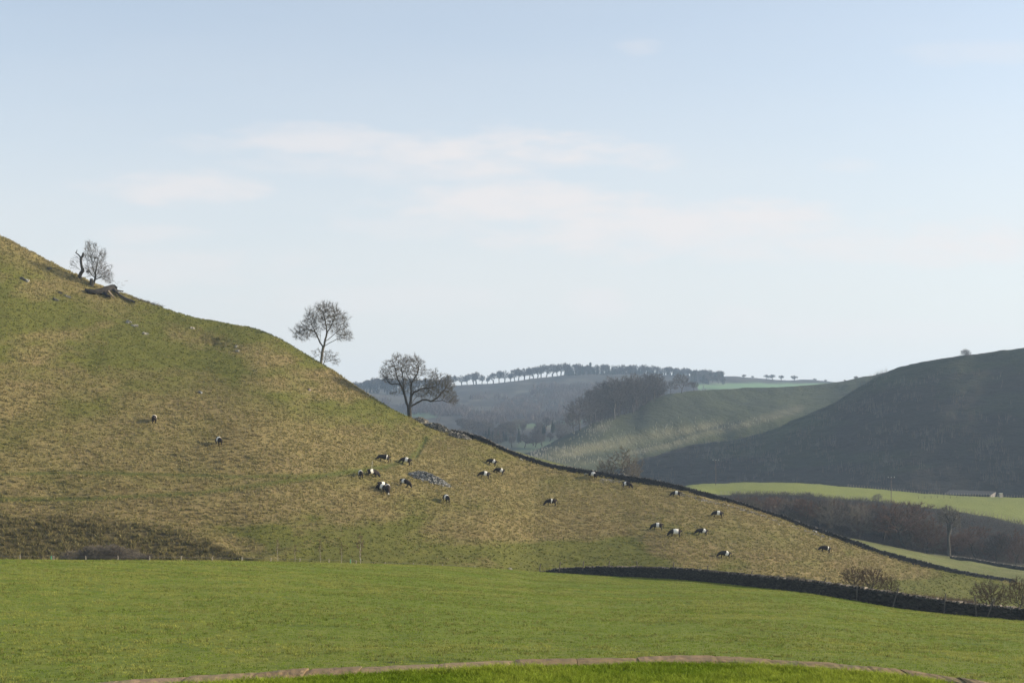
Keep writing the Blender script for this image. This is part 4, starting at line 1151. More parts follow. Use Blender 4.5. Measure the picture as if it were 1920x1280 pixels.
def fallen():
    k = S_hill.at(190, 551).y / F
    def W(px, py, dy=0): return tuple(P(px, py, S_hill.at(px, py + 2.5).y - .5 + dy * .6))
    log = [W(160, 543), W(166, 546), W(176, 547.5), W(188, 547), W(198, 544), W(208, 539.5), W(214, 538), W(219, 539.5)]
    lr = np.array([.35, .50, .56, .72, .80, .66, .45, .18])
    limb = [W(211, 540, .1), W(217, 546, .2), W(226, 554, .4), W(236, 560, .4), W(248, 564, .3), W(252, 566, .2)]
    limr = np.array([.3, .3, .26, .25, .23, .2])
    stub = [W(213, 541, .3), W(222, 545, .4), W(231, 546, .4)]; sr = np.array([.25, .17, .13])
    leg = [W(203, 546, -.3), W(207, 551, -.6), W(213, 557, -.7)]; gr = np.array([.35, .3, .2])
    r2 = [W(196, 548, -.3), W(200, 553, -.6), W(206, 556, -.8)]
    def T(pts, r, n=9):
        A = np.array(pts); return tubes(A[:-1], A[1:], r[:-1], r[1:], n)
    def join(parts):
        V = []; Fq = []; o = 0
        for v, f in parts: V.append(v); Fq.append(f + o); o += len(v)
        return np.concatenate(V), np.concatenate(Fq)
    root = empty('fallen_trunk', (0, 0, 0))
    tag(root, 'dark fallen tree trunk with pale split wood lying across the hill skyline', 'fallen trunk')
    V, Fq = join([T(log, lr), T(r2, gr)])
    V = V + R0.normal(0, .05, V.shape)
    add_obj('trunk', mesh_np('log', V, Fq, 4, M_log, False), root)
    M_split = flat_mat('split_pale_wood', (.42, .32, .2), (.2, .15, .1), 5, .9)
    V, Fq = join([T(limb, limr, 7), T(stub, sr, 7)]); add_obj('limb', mesh_np('limb', V, Fq, 4, M_bark_dark, False), root)
    V, Fq = join([T(leg, gr * .8, 7)]); o = add_obj('split_limb', mesh_np('split_limb', V, Fq, 4, M_split, False), root); o['label'] = 'pale split limb'
    (VT, FT), (Vc, flat, cnt) = bare_tree(31, [( *W(226, 532, .3), 1.6, .8, 1.2, 1), (*W(236, 526, .3), .8, .5, .5, .3), (*W(205, 530, .3), 2.0, .8, .7, .5)], W(216, 540, .3), None, 90, .3, 2.4, .4, .018, .05, 1, .4, .012, up=.05)
    add_obj('twigs', mesh_np('branches', Vc, flat, cnt, M_twig_pale), root)
    # brushwood on the edge
    rng = np.random.default_rng(4); n = 260
    a = np.array([tuple(S_hill.at(q, float(curve(HILL_TOP, np.array([q]))[0]) + 2)) for q in rng.uniform(250, 306, n)])
    dr = rng.normal(0, 1, (n, 3)); dr[:, 2] = np.abs(dr[:, 2]) * .3; dr /= np.linalg.norm(dr, axis=1)[:, None]
    a[:, 2] += rng.uniform(-.1, .35, n)
    V, Fq = spikes(a, a + dr * rng.uniform(.4, 1.3, (n, 1)), np.full(n, .03))
    o = add_obj('brushwood', mesh_np('brushwood', V, Fq, 3, M_bark)); tag(o, 'dark low brushwood trailing along the skyline right of the fallen trunk', 'brushwood')
fallen()

# --- generic variants (built about 10 m tall, shared by many trees)
def variant(seed, shape, mc, mt, **kw):
    r = np.random.default_rng(seed)
    if shape == 'round':
        ell = [(r.normal(0, .6), r.normal(0, .6), 6.4 + r.normal(0, .3), 3.6, 3.6, 3.2, 1), (r.normal(0, 1.6), r.normal(0, 1.6), 5.0, 2.6, 2.6, 1.8, .5), (r.normal(0, 1), r.normal(0, 1), 7.6, 2.2, 2.2, 2.0, .5)]
    elif shape == 'tall':
        ell = [(r.normal(0, .3), r.normal(0, .3), 6.9, 2.4, 2.4, 2.9, 1), (r.normal(0, .7), r.normal(0, .7), 5.0, 2.2, 2.2, 2.2, .5)]
    elif shape == 'bush':
        ell = [(r.normal(0, .8), r.normal(0, .8), 5.2, 4.6, 4.4, 4.0, 1), (r.normal(0, 2), r.normal(0, 2), 3.8, 3.6, 3.4, 2.6, .7), (r.normal(0, 2), r.normal(0, 2), 6.4, 2.6, 2.6, 2.6, .4)]
    elif shape == 'slim':
        ell = [(0, 0, 6.2, 1.1, 1.1, 3.6, 1)]
    dkw = dict(n_pts=760, step=.40, infl=3.0, kill=.55, r_tip=.018, thr=.07, twigs=7, twig_l=.85, twig_r=.02, up=.08, wob=.2, expn=2.15)
    dkw.update(kw)
    return tree_meshes('wood_' + shape, bare_tree(seed, ell, (0, 0, -.4), None, **dkw), mt, mc)
VR = [variant(50 + i, 'round', M_twig_grey, M_bark_dark) for i in range(3)] + [variant(60, 'round', M_twig_red, M_bark_dark)]
VT_ = [variant(70 + i, 'tall', M_twig_grey, M_bark_dark, n_pts=420) for i in range(3)]
VB = [variant(80 + i, 'bush', [M_twig_red, M_twig_grey, M_twig][i], M_bark_dark, n_pts=950, twigs=9) for i in range(3)]
VP = [variant(90 + i, 'bush', M_twig_pale, M_bark, n_pts=480, twigs=8) for i in range(2)]
VS = [variant(95 + i, 'slim', [M_twig_pale, M_twig_red][i], M_bark_pale, n_pts=240, twig_l=.6) for i in range(2)]
# denser, coarser crowns for trees seen from more than a kilometre
VF = [variant(110 + i, s_, M_twig_grey, M_bark_dark, n_pts=260, twigs=10, twig_l=1.1, twig_r=.05, r_tip=.05, thr=.12) for i, s_ in enumerate(['round', 'tall', 'round', 'tall'])]
def conifer(seed):
    rng = np.random.default_rng(seed)
    V, Fc = [], []; A, B = [], []
    for i in range(900):
        f = rng.random() ** .8; z = 1.0 + f * 9.0; R = (1 - f) * 2.3 * rng.uniform(.6, 1.1) + .1
        a = rng.uniform(0, 6.28); s = np.array([math.cos(a) * R * .15, math.sin(a) * R * .15, z]); e = np.array([math.cos(a) * R, math.sin(a) * R, z - .3 - R * .22])
        w = np.array([-math.sin(a), math.cos(a), 0]) * (.22 + .12 * R)
        b = len(V) ; V += [s, (s + e) / 2 + w, e, (s + e) / 2 - w]; Fc.append((b, b + 1, b + 2, b + 3))
    me = mesh_np('conifer_crown', np.array(V), np.array(Fc), 4, M_needle)
    tv, tf = tubes(np.array([[0, 0, -.5]]), np.array([[0, 0, 9.6]]), np.array([.22]), np.array([.04]), 6)
    return mesh_np('conifer_trunk', tv, tf, 4, M_bark_dark, True), me
M_needle = flat_mat('dark_needles', (.018, .028, .014), (.035, .045, .022), .8, .9)
VC_ = [conifer(1), conifer(2)]

def put(var, surf, px, py, hpx, label, name='bare_tree', cat='tree', group=None, dist=None, wide=1.0, rng=random, sink=0.0):
    p = surf.at(px, py) if dist is None else P(px, py, dist)
    h = hpx * p.y / F; s = h / 9.8
    return place_tree(name, var, p - Vector((0, 0, sink * s)), rng.uniform(0, 6.28), (s * wide, s * wide, s), label, cat, group)

rt = random.Random(5)
# clump on the shoulder of the green hill
edge = lambda q: float(curve(KNOLL_TOP, np.array([q]))[0])
put(VR[0], S_knoll, 1088, edge(1088) + 2, 62, 'spreading bare tree with a leaning trunk, leftmost and lowest on the green hill edge', wide=1.35)
put(VR[2], S_knoll, 1076, edge(1076) + 2, 40, 'smaller bare tree tucked left of the leaning one on the green hill edge', wide=1.2)
G = 'trees of the clump on the green hill'
spec = [(1108, 74, 0, .7), (1117, 86, 1, .8), (1127, 82, 0, .8), (1134, 88, 2, .8), (1142, 84, 1, .8), (1151, 92, 0, 1.0), (1158, 84, 2, .7), (1165, 86, 1, .8), (1172, 82, 0, .8), (1180, 84, 2, .9), (1187, 78, 1, .8), (1195, 80, 0, .9), (1203, 78, 2, .8), (1210, 74, 1, .9), (1218, 76, 0, 1.0), (1226, 70, 2, .9), (1234, 58, 1, .8), (1122, 60, 1, .8), (1146, 66, 2, .8), (1168, 68, 1, .8), (1190, 62, 0, .8), (1212, 60, 2, .8), (1243, 46, 1, .7)]
for i, (q, h, v, w) in enumerate(spec):
    big = w >= .9
    base = (VR[v] if (big or i % 2) else VT_[v])
    e = edge(q); h = e - np.interp(q, [1104, 1125, 1146, 1167, 1187, 1219, 1240, 1250], [727, 713, 704, 699, 697, 693, 695, 704]) - (0, 3, 8, 1, 5)[i % 5] * 1.3 - (12 if i > 16 else 0)
    p = P(q, e + 1, float(curve(KD1, np.array([q]))[0]) + (i % 5) * 5 - 8)
    s = h * p.y / F / 9.8
    place_tree('bare_tree', base, p - Vector((0, 0, 1.0)), rt.uniform(0, 6.28), (s * w * 1.25, s * w * 1.25, s), 'tall bare tree in the dense brown clump on the shoulder of the green hill', 'tree', G)
for k in range(16):
    q = 1106 + k * 8.6; p = P(q, edge(q) + 1.5, float(curve(KD1, np.array([q]))[0]) + 4 + (k % 3) * 6); s = rt.uniform(30, 46) * p.y / F / 9.8
    place_tree('bare_tree', (VB[1], VB[2], VR[1])[k % 3], p - Vector((0, 0, 2.0)), rt.uniform(0, 6.28), (s * 1.1, s * 1.1, s), 'lower bushy bare tree filling the foot of the clump on the green hill', 'tree', 'lower trees at the foot of the clump on the green hill')
put(VR[0], S_knoll, 1257, 739, 26, 'small bare tree between the dense clump and the round one on the green hill', dist=1005)
put(VR[1], S_knoll, 1277, 736, 36, 'round bare tree standing clear to the right of the dense clump', dist=1010, wide=1.35)
put(VR[2], S_knoll, 1301, 733, 18, 'low bush like tree at the right end of the clump on the green hill', 'bush', 'bush', dist=1015, wide=1.3)

# far skyline row
fedge = lambda q: float(curve(FAR_TOP, np.array([q]))[0])
row = [(840, 20), (852, 19), (866, 18), (876, 20), (888, 21), (893, 23), (904, 17), (914, 12), (925, 19), (936, 22), (946, 21), (957, 15), (965, 22), (972, 24), (984, 21), (992, 22), (1000, 21), (1008, 22), (1015, 24), (1024, 24), (1036, 26), (1045, 21), (1052, 21), (1058, 22)]
for i, (q, h) in enumerate(row):
    put(VF[i % 4], S_far, q, fedge(q) + .5, min(h, 23) * 1.02, 'bare tree in the open row along the far moor skyline', group='trees in the open row on the far skyline', dist=2190, wide=1.05 + .2 * (i % 3), rng=rt)
i = 0
q = 1062.0
while q < 1356:
    for rr in range(2):
        topy = float(np.interp(q, [1062, 1117, 1208, 1260, 1292, 1333, 1356], [685, 686, 686, 690, 693, 696, 702]))
        hh = max(6, fedge(q) - topy + 3) * rt.uniform(.85, 1.15)
        con = rt.random() < .5
        put(VC_[i % 2] if con else VF[i % 4], S_far, q + rt.uniform(-2, 2), fedge(q) + 1 + rr * 3, hh * (1.0 if rr == 0 else 1.0), 'tree in the dense wood on top of the far moor', name='wood_tree', group='trees of the wood on top of the far moor', dist=2150 + rr * 40, wide=1.0, rng=rt, sink=.4 + rr * 1.2)
        i += 1
    q += rt.uniform(3.0, 4.4)
# block of wood going down beside the pale meadow
for k in range(40):
    q = rt.uniform(1296, 1358); y = rt.uniform(709, 720)
    put(VC_[k % 2] if k % 3 else VF[k % 4], S_far, q, y, rt.uniform(12, 17), 'tree in the dense wood on top of the far moor', name='wood_tree', group='trees of the wood on top of the far moor', dist=2050 + (714 - y) * 4, wide=1.3, rng=rt)
# left wood behind the oak
for k in range(34):
    q = rt.uniform(662, 842); base = 737 - (q - 662) * .02 + rt.uniform(-2, 3)
    topy = np.interp(q, [662, 680, 700, 715, 730, 760, 842], [717, 714, 711, 709, 708, 710, 712])
    put(VF[k % 4], S_far, q, base, (base - topy) * rt.uniform(.9, 1.08), 'bare tree in the hazy wood on the skyline behind the oak', name='wood_tree', group='trees of the hazy wood behind the oak', dist=2000 + rt.uniform(-20, 20), wide=1.5, rng=rt)
# lone skyline trees on the right
for q, h, lab in ((1395, 7, 'first small tree right of the far wood'), (1411, 5, 'tiny bush after the first small tree right of the far wood'), (1437, 9, 'left tree of the close trio on the far skyline'), (1448, 10, 'tallest tree of the close trio on the far skyline'), (1465, 9, 'right tree of the close trio on the far skyline'), (1489, 10, 'round lone tree right of the trio on the far skyline'), (1527, 6, 'small pale tree near the end of the far skyline'), (1548, 5, 'last small tree before the far skyline meets the green hill')):
    put(VF[0 if q != 1489 else 2], S_far, q, fedge(q) + .5, h, lab, dist=2190, wide=1.7, rng=rt, sink=1.5)
for q, h, lab in ((1605, 7, 'small round bush on the green hill skyline'), (1584, 4, 'tiny bush left of the round one on the green hill skyline')):
    put(VF[0], S_knoll, q, edge(q) + .5, h, lab, 'bush', 'bush', dist=1108, wide=1.8, rng=rt, sink=2)
put(VB[1], S_dark, 1810, float(curve(DARK_EDGE, np.array([1810]))[0]) + 1, 17, 'dark rounded thorn bush on the skyline of the dark hill', 'thorn_bush', 'bush', dist=818, wide=1.3, rng=rt, sink=2.2)
# birch thicket above the spur wall
for q, h, v, w, lab in ((1150, 46, VS[0], 2.0, 'pale birch, left of the two birches above the spur wall'), (1168, 58, VS[0], 2.2, 'taller pale birch with white stems above the spur wall'), (1182, 44, VP[0], 1.0, 'spreading thicket right of the pale birches above the spur wall'), (1136, 34, VP[1], 1.0, 'low thicket left of the pale birches above the spur wall')):
    put(v, S_val, q, 905, h + 12, lab, 'birch_tree', 'tree', dist=352, wide=w, rng=rt)
# valley trees below the far moor
G = 'bare trees on the hazy valley floor'
for k in range(64):
    q = rt.uniform(860, 1085) if k % 4 else rt.uniform(850, 960); y = rt.uniform(803, 836)
    if q > 1010: y = min(y, float(curve(KNOLL_TOP, np.array([q]))[0]) + 4)
    d_ = 1300 - (y - 800) * 6
    put((VF + VB[1:])[k % 6], S_far, q, y + 4, rt.uniform(14, 26), 'bare tree in the hazy belt along the valley floor', group=G, dist=d_, wide=1.3, rng=rt)
for q, y, h in ((911, 828, 21), (917, 828, 27), (924, 828, 22), (934, 829, 24), (944, 828, 20), (949, 827, 18), (973, 830, 27), (1018, 822, 25), (1021, 812, 17), (1036, 812, 25), (1039, 806, 16)):
    put(VC_[q % 2], S_far, q, y, h, 'dark pointed conifer in the hazy belt on the valley floor', 'conifer_tree', 'tree', 'conifers on the valley floor', dist=1120, wide=1.0, rng=rt)
# hillside scrub on the moor
def far_scrub():
    rng = np.random.default_rng(31)
    def m(px, py, t):
        w = np.clip(fbm(px / 60, py / 18, 66, 3) * 2.2 + .15, 0, 1)
        w = np.maximum(w, gauss(np.hypot((px - 1085) / 50, (py - 738) / 22), 1) * 2)
        return w * (py > 726) * (py < 800) * ((py > 748) | (px > 990))
    pos, px, py, _ = S_far.sample(2600, rng, m, 660, 1320)
    n = 14; N = len(pos)
    h = rng.uniform(5, 12, N)
    a = np.repeat(pos, n, 0); hh = np.repeat(h, n)
    off_ = rng.normal(0, .28, (N * n, 3)) * hh[:, None]; off_[:, 2] = np.abs(off_[:, 2]) * 1.4
    st = a + off_ * .6; dr = rng.normal(0, .35, (N * n, 3)); dr[:, 2] = 1; en = st + dr * hh[:, None] * .45
    V, Fq = spikes(st, en, hh * .035)
    o = add_obj('distant_scrub', mesh_np('distant_scrub', V, Fq, 3, M_scrub)); tag(o, 'grey purple birch scrub covering the slopes of the far moor', 'scrub', kind='stuff')
M_scrub = flat_mat('birch_scrub_twigs', (.10, .08, .075), (.16, .13, .11), .01, .95)
far_scrub()
# wooded river bank: back row up to the plateau edge, then the front trees
G = 'bare trees on the wooded river bank'
pe = lambda q: float(curve(PLAT_EDGE, np.array([q]))[0])
for k in range(92):
    q = 1392 + k * 6 + rt.uniform(-5, 5); 
    f = rt.random()
    top = pe(q) + np.interp(q, [1395, 1500, 1700, 1760, 1920], [3, 1, 2, 38, 38]) + rt.choice((0, 4, 10, 22))
    bot = min(top + rt.uniform(50, 76), np.interp(q, [1395, 1500, 1600, 1700, 1800, 1920], [972, 1000, 1022, 1040, 1054, 1066]))
    put((VB[:3] + [VR[3], VR[1], VP[0], VB[2], VR[0]])[k % 8], S_val, q, bot, max(30, bot - top), 'bushy bare tree in the dark belt on the river bank', group=G, dist=rt.uniform(400, 430), wide=1.25, rng=rt)
for q, bot, h, v, w, lab in (
    (1514, 946, 24, VR[0], 1.6, 'round bare tree breaking into the bright plateau field, left of the pale snag'),
    (1560, 1000, 70, VP[0], .9, 'pale grey bushy tree in the middle of the dark river belt'),
    (1610, 1012, 72, VP[1], .9, 'pale olive tree left of the great domed tree on the river bank'),
    (1700, 1030, 92, VR[3], 1.55, 'great domed red brown tree on the river bank below the right power pole'),
    (1738, 1036, 70, VB[0], 1.0, 'reddish bushy tree leaning on the great domed tree'),
    (1752, 1042, 64, VP[0], .75, 'slender pale stemmed tree just left of the dead snag'),
    (1830, 1048, 64, VR[3], 1.2, 'round dark red tree on the bank right of the dead snag'),
    (1868, 1052, 62, VB[1], .8, 'grey bushy tree near the right edge above the meadow wall'),
    (1905, 1056, 66, VB[0], .8, 'reddish bushy tree cut by the right edge of the picture'),
    (1645, 940, 16, VP[1], 1.4, 'thin pale bush at the edge of the plateau field left of the right pole'),
    (1470, 930, 10, VP[1], 2.0, 'low pale shrub on the plateau field edge above the spur wall'),
    (1880, 1060, 22, VP[1], 1.2, 'small pale shrub behind the far meadow wall')):
    put(v, S_val, q, bot, h, lab, dist={946: 476, 940: 490, 930: 480}.get(bot, 392), wide=w, rng=rt)
# undergrowth covering the bank between the trees
def bank_scrub():
    rng = np.random.default_rng(66)
    pos, px, py, _ = S_val.sample(15000, rng, lambda a, b, t: (t > 3.2) * (t < 5.75) * np.where(a > 1720, .35, 1.0), 1370, 1950)
    N = len(pos); h = rng.uniform(.5, 2.4, N); n = 5; a = np.repeat(pos, n, 0); hh = np.repeat(h, n)
    dr = rng.normal(0, .5, (N * n, 3)); dr[:, 2] = 1; st = a + rng.normal(0, .5, a.shape) * np.array([1, 1, 0]) + np.array([0, 0, 1]) * (hh * rng.uniform(0, .5, N * n))[:, None]
    V, Fq = spikes(st, st + dr * (hh * .6)[:, None], np.full(N * n, .03))
    o = add_obj('riverside_scrub', mesh_np('riverside_scrub', V, Fq, 3, M_twig_grey)); tag(o, 'brown leafless undergrowth covering the steep river bank', 'undergrowth', kind='stuff')
bank_scrub()
# dead snag
def snag():
    p = P(1779, 1050, 386); k = 386 / F
    def L(px, py, dy=0): return ((px - 1779) * k, dy, (1050 - py) * k)
    A = np.array([L(1779, 1053), L(1779.5, 1030), L(1778, 1012), L(1779, 998), L(1777, 984)]); r = np.array([.62, .42, .40, .36, .22])
    V1, F1 = tubes(A[:-1], A[1:], r[:-1], r[1:], 9)
    e = lambda px, py, rx, ry, w: (*L(px, py), rx * k, rx * k, ry * k, w)
    (VT, FT), (Vc, flat, cnt) = bare_tree(41, [e(1768, 966, 13, 16, 1), e(1787, 970, 14, 17, 1), e(1777, 956, 9, 9, .4), e(1796, 985, 7, 6, .2)], L(1779, 1000), None, 600, .4, 4.5, .5, .05, .12, 6, 1.0, .035, up=.1, expn=2.0)
    V = np.concatenate([V1, VT]); Fq = np.concatenate([F1, FT + len(V1)])
    place_tree('dead_tree', (mesh_np('snag', V, Fq, 4, M_bark_dark, True), mesh_np('snag_crown', Vc, flat, cnt, M_twig_pale)), p, 0, 1, 'tall dead tree with a thick bare trunk and pale broken top among the river trees')
snag()
# hawthorns behind the near wall
def haw():
    for seed, px, dd, top, hw, lab, m_ in ((1, 1600, 30, 1060, 24, 'bare hawthorn with an open domed crown, left of the pair behind the near wall', M_haw), (2, 1636, 30, 1062, 25, 'denser reddish hawthorn, right of the pair behind the near wall', M_haw),
                                          (3, 1668, 28, 1078, 18, 'low ragged hawthorn at the right end of the pair behind the near wall', M_haw), (4, 1858, 34, 1087, 36, 'flat topped hawthorn behind the near wall close to the right edge', M_haw), (5, 1912, 30, 1080, 26, 'dark hawthorn cut by the right edge of the picture', M_haw)):
        d_ = float(curve(NEAR_D, np.array([px]))[0]) + dd
        yb_ = float(curve([(1400,1100),(1600,1118),(1700,1132),(1860,1158),(1920,1165)], np.array([px]))[0])
        p = P(px, yb_, d_); k = d_ / F; H_ = (yb_ - top) * k; R_ = hw * k
        ell = [(0, 0, H_ * .62, R_, R_ * .9, H_ * .36, 1), (R_ * .4, 0, H_ * .5, R_ * .7, R_ * .6, H_ * .3, .5), (-R_ * .45, 0, H_ * .7, R_ * .55, R_ * .6, H_ * .25, .4)]
        d = bare_tree(300 + seed, ell, (0, 0, -.3), [(-.15, 0, .5), (-.1, 0, 1.0)], 1000, .22, 1.5, .26, .010, .04, 5, .42, .009, up=.02, wob=.25, expn=2.1)
        place_tree('hawthorn_tree', tree_meshes('hawthorn', d, M_bark_dark, m_), p, 0, 1, lab)
haw()
# low scrub: brambles behind near wall, grey thicket at the foot of the bank
def thicket(name, label, cat, pts, n, rng, hgt, mat, r=.02, spread=1.6):
    a = []
    for _ in range(n):
        q, y, d_ = pts[rng.integers(len(pts))]
        p = P(q + rng.normal(0, 3), y, d_ + rng.normal(0, spread)); a.append(tuple(p))
    a = np.array(a); dr = rng.normal(0, .7, (n, 3)); dr[:, 2] = np.abs(dr[:, 2]) + .5; dr /= np.linalg.norm(dr, axis=1)[:, None]
    st = a + np.stack([rng.normal(0, .3, n), rng.normal(0, .3, n), rng.uniform(0, hgt * .75, n)], -1)
    V, Fq = spikes(st, st + dr * rng.uniform(.3, .9, (n, 1)) * min(1.0, hgt), np.full(n, r))
    o = add_obj(name, mesh_np(name, V, Fq, 3, mat)); tag(o, label, cat); return o
rq = np.random.default_rng(17)
hb = lambda q, dy: (q, S_hill.Y[0, 0] * 0 + float(curve(FIELD_TOP, np.array([q]))[0]) + dy, float(np.interp(q, [0, 500, 1000], [183, 188, 200])))
for k in range(22):
    q = 122 + k * 7.6 + rt.uniform(-3, 3); _, y, d_ = hb(q, 0)
    put((VP[0], VR[1], VP[1], VP[0])[k % 4], S_hill, q, y + 3, np.interp(q, [110, 200, 290], [20, 40, 14]) * rt.uniform(.8, 1.1), 'grey leafless thorn bush in the thicket at the foot of the brown bank', 'thorn_bush', 'bush', 'thorn bushes at the foot of the brown bank', dist=d_ - 6 + rt.uniform(-2, 2), wide=1.3, rng=rt, sink=1.0)
thicket('bramble_patch', 'low reddish brambles behind the near wall right of the hawthorn pair', 'brambles', [(q, y, 168) for q, y in zip(range(1690, 1830, 4), np.linspace(1130, 1142, 35))], 5000, rq, 1.2, M_twig_red, .012, 2.5)
thicket('bramble_patch', 'small grey bramble patch behind the near wall left of the hawthorn pair', 'brambles', [(q, y, 178) for q, y in zip(range(1478, 1520, 3), np.linspace(1090, 1097, 14))], 1400, rq, .8, M_twig_grey, .012, 1.5)
# saplings along the pasture crest
for q, h, lab, w in ((521, 46, 'thin sapling left of three along the pasture crest', .9), (553, 34, 'faint short sapling beside the pasture crest fence', .9), (601, 26 + 20, 'brown sapling with a pale stem, middle of three along the pasture crest', .9), (640, 40, 'slim sapling with a pale stem left of the tallest one at the crest', 1.0), (676, 58, 'tallest sapling with a white stem and brown twigs at the pasture crest', 1.3)):
    put(VS[1], S_past, q, float(curve(FIELD_TOP, np.array([q]))[0]) + 6, h + 6, lab, 'sapling', 'tree', dist=178, wide=w * .8, rng=rt)
# ------------------------------------------------------------------ cattle
M_black = flat_mat('shaggy_black_coat', (.010, .008, .007), (.03, .02, .014), 9, .8)
M_belt = flat_mat('white_coat', (.82, .78, .70), (.70, .66, .58), 8, .9)
def cow_mesh(name, b0, b1, head='graze', white_face=False, neck_yaw=0.0):
    V = []; E = []; Rr = []
    def add(p, r, par=None):
        V.append(p); Rr.append(r)
        if par is not None: E.append((par, len(V) - 1))
        return len(V) - 1
    hip = add((-.60, 0, .86), (.34, .38))
    mid = add((-.25, 0, .82), (.38, .43), hip)
    rib = add((.12, 0, .80), (.39, .45), mid)
    sh = add((.44, 0, .84), (.34, .42), rib)
    cn, sn = math.cos(neck_yaw), math.sin(neck_yaw)
    def nk(x, z): return (.46 + (x - .46) * cn, (x - .46) * sn, z)
    n1 = add(nk(.72, .72), (.23, .29), sh)
    n2 = add(nk(.90, .50), (.17, .21), n1)
    pl = add(nk(1.02, .32), (.15, .17), n2)
    fc = add(nk(1.12, .20), (.09, .10), pl)
    mz = add(nk(1.17, .07), (.075, .075), fc)
    for s in (-1, 1):
        ear = add(nk(1.0, .42)[:1] + (nk(1.0, .42)[1] + s * .2, .40), (.03, .05), pl)
        a = add((.44, s * .17, .62), (.12, .14), sh); b = add((.46, s * .18, .36), (.07, .075), a); c = add((.44, s * .18, .10), (.055, .055), b); add((.47, s * .18, .02), (.065, .065), c)
        a = add((-.60, s * .19, .66), (.14, .19), hip); b = add((-.56, s * .2, .50), (.10, .12), a); c = add((-.72, s * .19, .36), (.06, .075), b); d = add((-.68, s * .19, .10), (.052, .055), c); add((-.64, s * .19, .02), (.062, .062), d)
    t = add((-.90, 0, 1.02), (.05, .05), hip); t2 = add((-.97, 0, .80), (.03, .03), t); t3 = add((-.97, 0, .48), (.04, .04), t2); add((-.96, 0, .34), (.045, .045), t3)
    me = bpy.data.meshes.new('cow_skeleton'); me.from_pydata(V, E, [])
    o = bpy.data.objects.new('cow_skeleton', me); C.objects.link(o)
    sk = o.modifiers.new('skin', 'SKIN')
    for i, r in enumerate(Rr): me.skin_vertices[0].data[i].radius = r
    me.skin_vertices[0].data[0].use_root = True
    sub = o.modifiers.new('sub', 'SUBSURF'); sub.levels = 2
    dg = bpy.context.evaluated_depsgraph_get()
    m2 = bpy.data.meshes.new_from_object(o.evaluated_get(dg))
    bpy.data.objects.remove(o)
    m2.name = name
    m2.materials.clear(); m2.materials.append(M_black); m2.materials.append(M_belt)
    rng = random.Random(3)
    for p in m2.polygons:
        c = p.center
        w = b0 <= c.x <= b1 and c.z > .42
        w = w and not (abs(c.x - .45) < .12 and c.z < .6)
        if white_face and (c - Vector(nk(1.12, .22))).length < .12: w = True
        p.material_index = 1 if w else 0; p.use_smooth = True
    return m2
CM = {'mid': cow_mesh('cow_belt_mid', -.30, .22), 'wide': cow_mesh('cow_belt_wide', -.42, .28), 'rear': cow_mesh('cow_belt_rear', -.48, -.12), 'thin': cow_mesh('cow_belt_thin', -.12, .04),
      'thinrear': cow_mesh('cow_belt_thin_rear', -.40, -.24), 'face': cow_mesh('cow_white_face', -.35, .05, white_face=True), 'left': cow_mesh('cow_turned', -.34, .12, neck_yaw=.5)}
# px centre, py of the feet, heading in degrees (0 = +x right, 180 = left, 90 = away), mesh, scale, label
cows = [
 (718.5, 866, 184, 'thinrear', 1.06, 'black cow with a thin white stripe near the rump, left of the dark green track'),
 (759.5, 871, 170, 'mid', 1.0, 'belted cow grazing at the end of the dark green track above the stone heap'),
 (675.5, 896, 108, 'mid', 1.0, 'belted cow seen end on, leftmost of the herd near the pale post'),
 (698.5, 894, 28, 'rear', 1.05, 'belted cow standing in front of the pale post'),
 (717, 918, 30, 'mid', 1.0, 'belted cow hidden behind two others left of the stone heap'),
 (714.5, 922, 140, 'mid', 1.05, 'belted cow at the left of the tight group of three'),
 (727, 924, -80, 'face', 1.08, 'black cow with a pale muzzle facing the camera, in the tight group'),
 (758.5, 912, -20, 'rear', 1.0, 'belted cow standing against the left end of the stone heap'),
 (836, 941, 118, 'mid', 1.0, 'belted cow seen from behind below the stone heap'),
 (921, 872, 160, 'rear', .95, 'belted cow highest of the three grazing right of the stone heap'),
 (907.5, 896.5, 180, 'mid', 1.0, 'belted cow lowest of the three grazing right of the stone heap'),
 (935, 889, 168, 'rear', .95, 'belted cow rightmost of the three grazing right of the stone heap'),
 (1033, 948.5, 182, 'thin', 1.05, 'nearly black cow with a narrow white stripe alone in the middle of the slope'),
 (1111, 896.5, 130, 'wide', .95, 'broad belted cow grazing right under the spur wall beside a white stone'),
 (1175, 914.5, -18, 'rear', .95, 'belted cow walking to the right below the spur wall, head down'),
 (1267, 932, 172, 'mid', .95, 'belted cow beside the stones at the foot of the spur wall'),
 (1232, 994, 172, 'mid', 1.0, 'belted cow at the left of the three in a line low on the slope'),
 (1265.5, 1006.5, 180, 'wide', 1.05, 'cow with the widest white belt, middle of the three low on the slope'),
 (1315.5, 1003.5, 168, 'rear', 1.0, 'belted cow at the right of the three in a line low on the slope'),
 (1345, 970, 172, 'mid', .97, 'belted cow alone between the line of three and the spur wall'),
 (1358, 1046.5, 172, 'rear', 1.0, 'belted cow lowest on the slope, just above the near wall'),
 (1546, 1035.5, 180, 'thinrear', 1.0, 'belted cow farthest right, above the hawthorn pair'),
 (289.5, 792, 100, 'thin', 1.0, 'black cow seen from behind, farthest left and highest on the slope'),
 (409.5, 834, 122, 'mid', 1.0, 'belted cow alone between the highest cow and the herd'),
]
rc = random.Random(9)
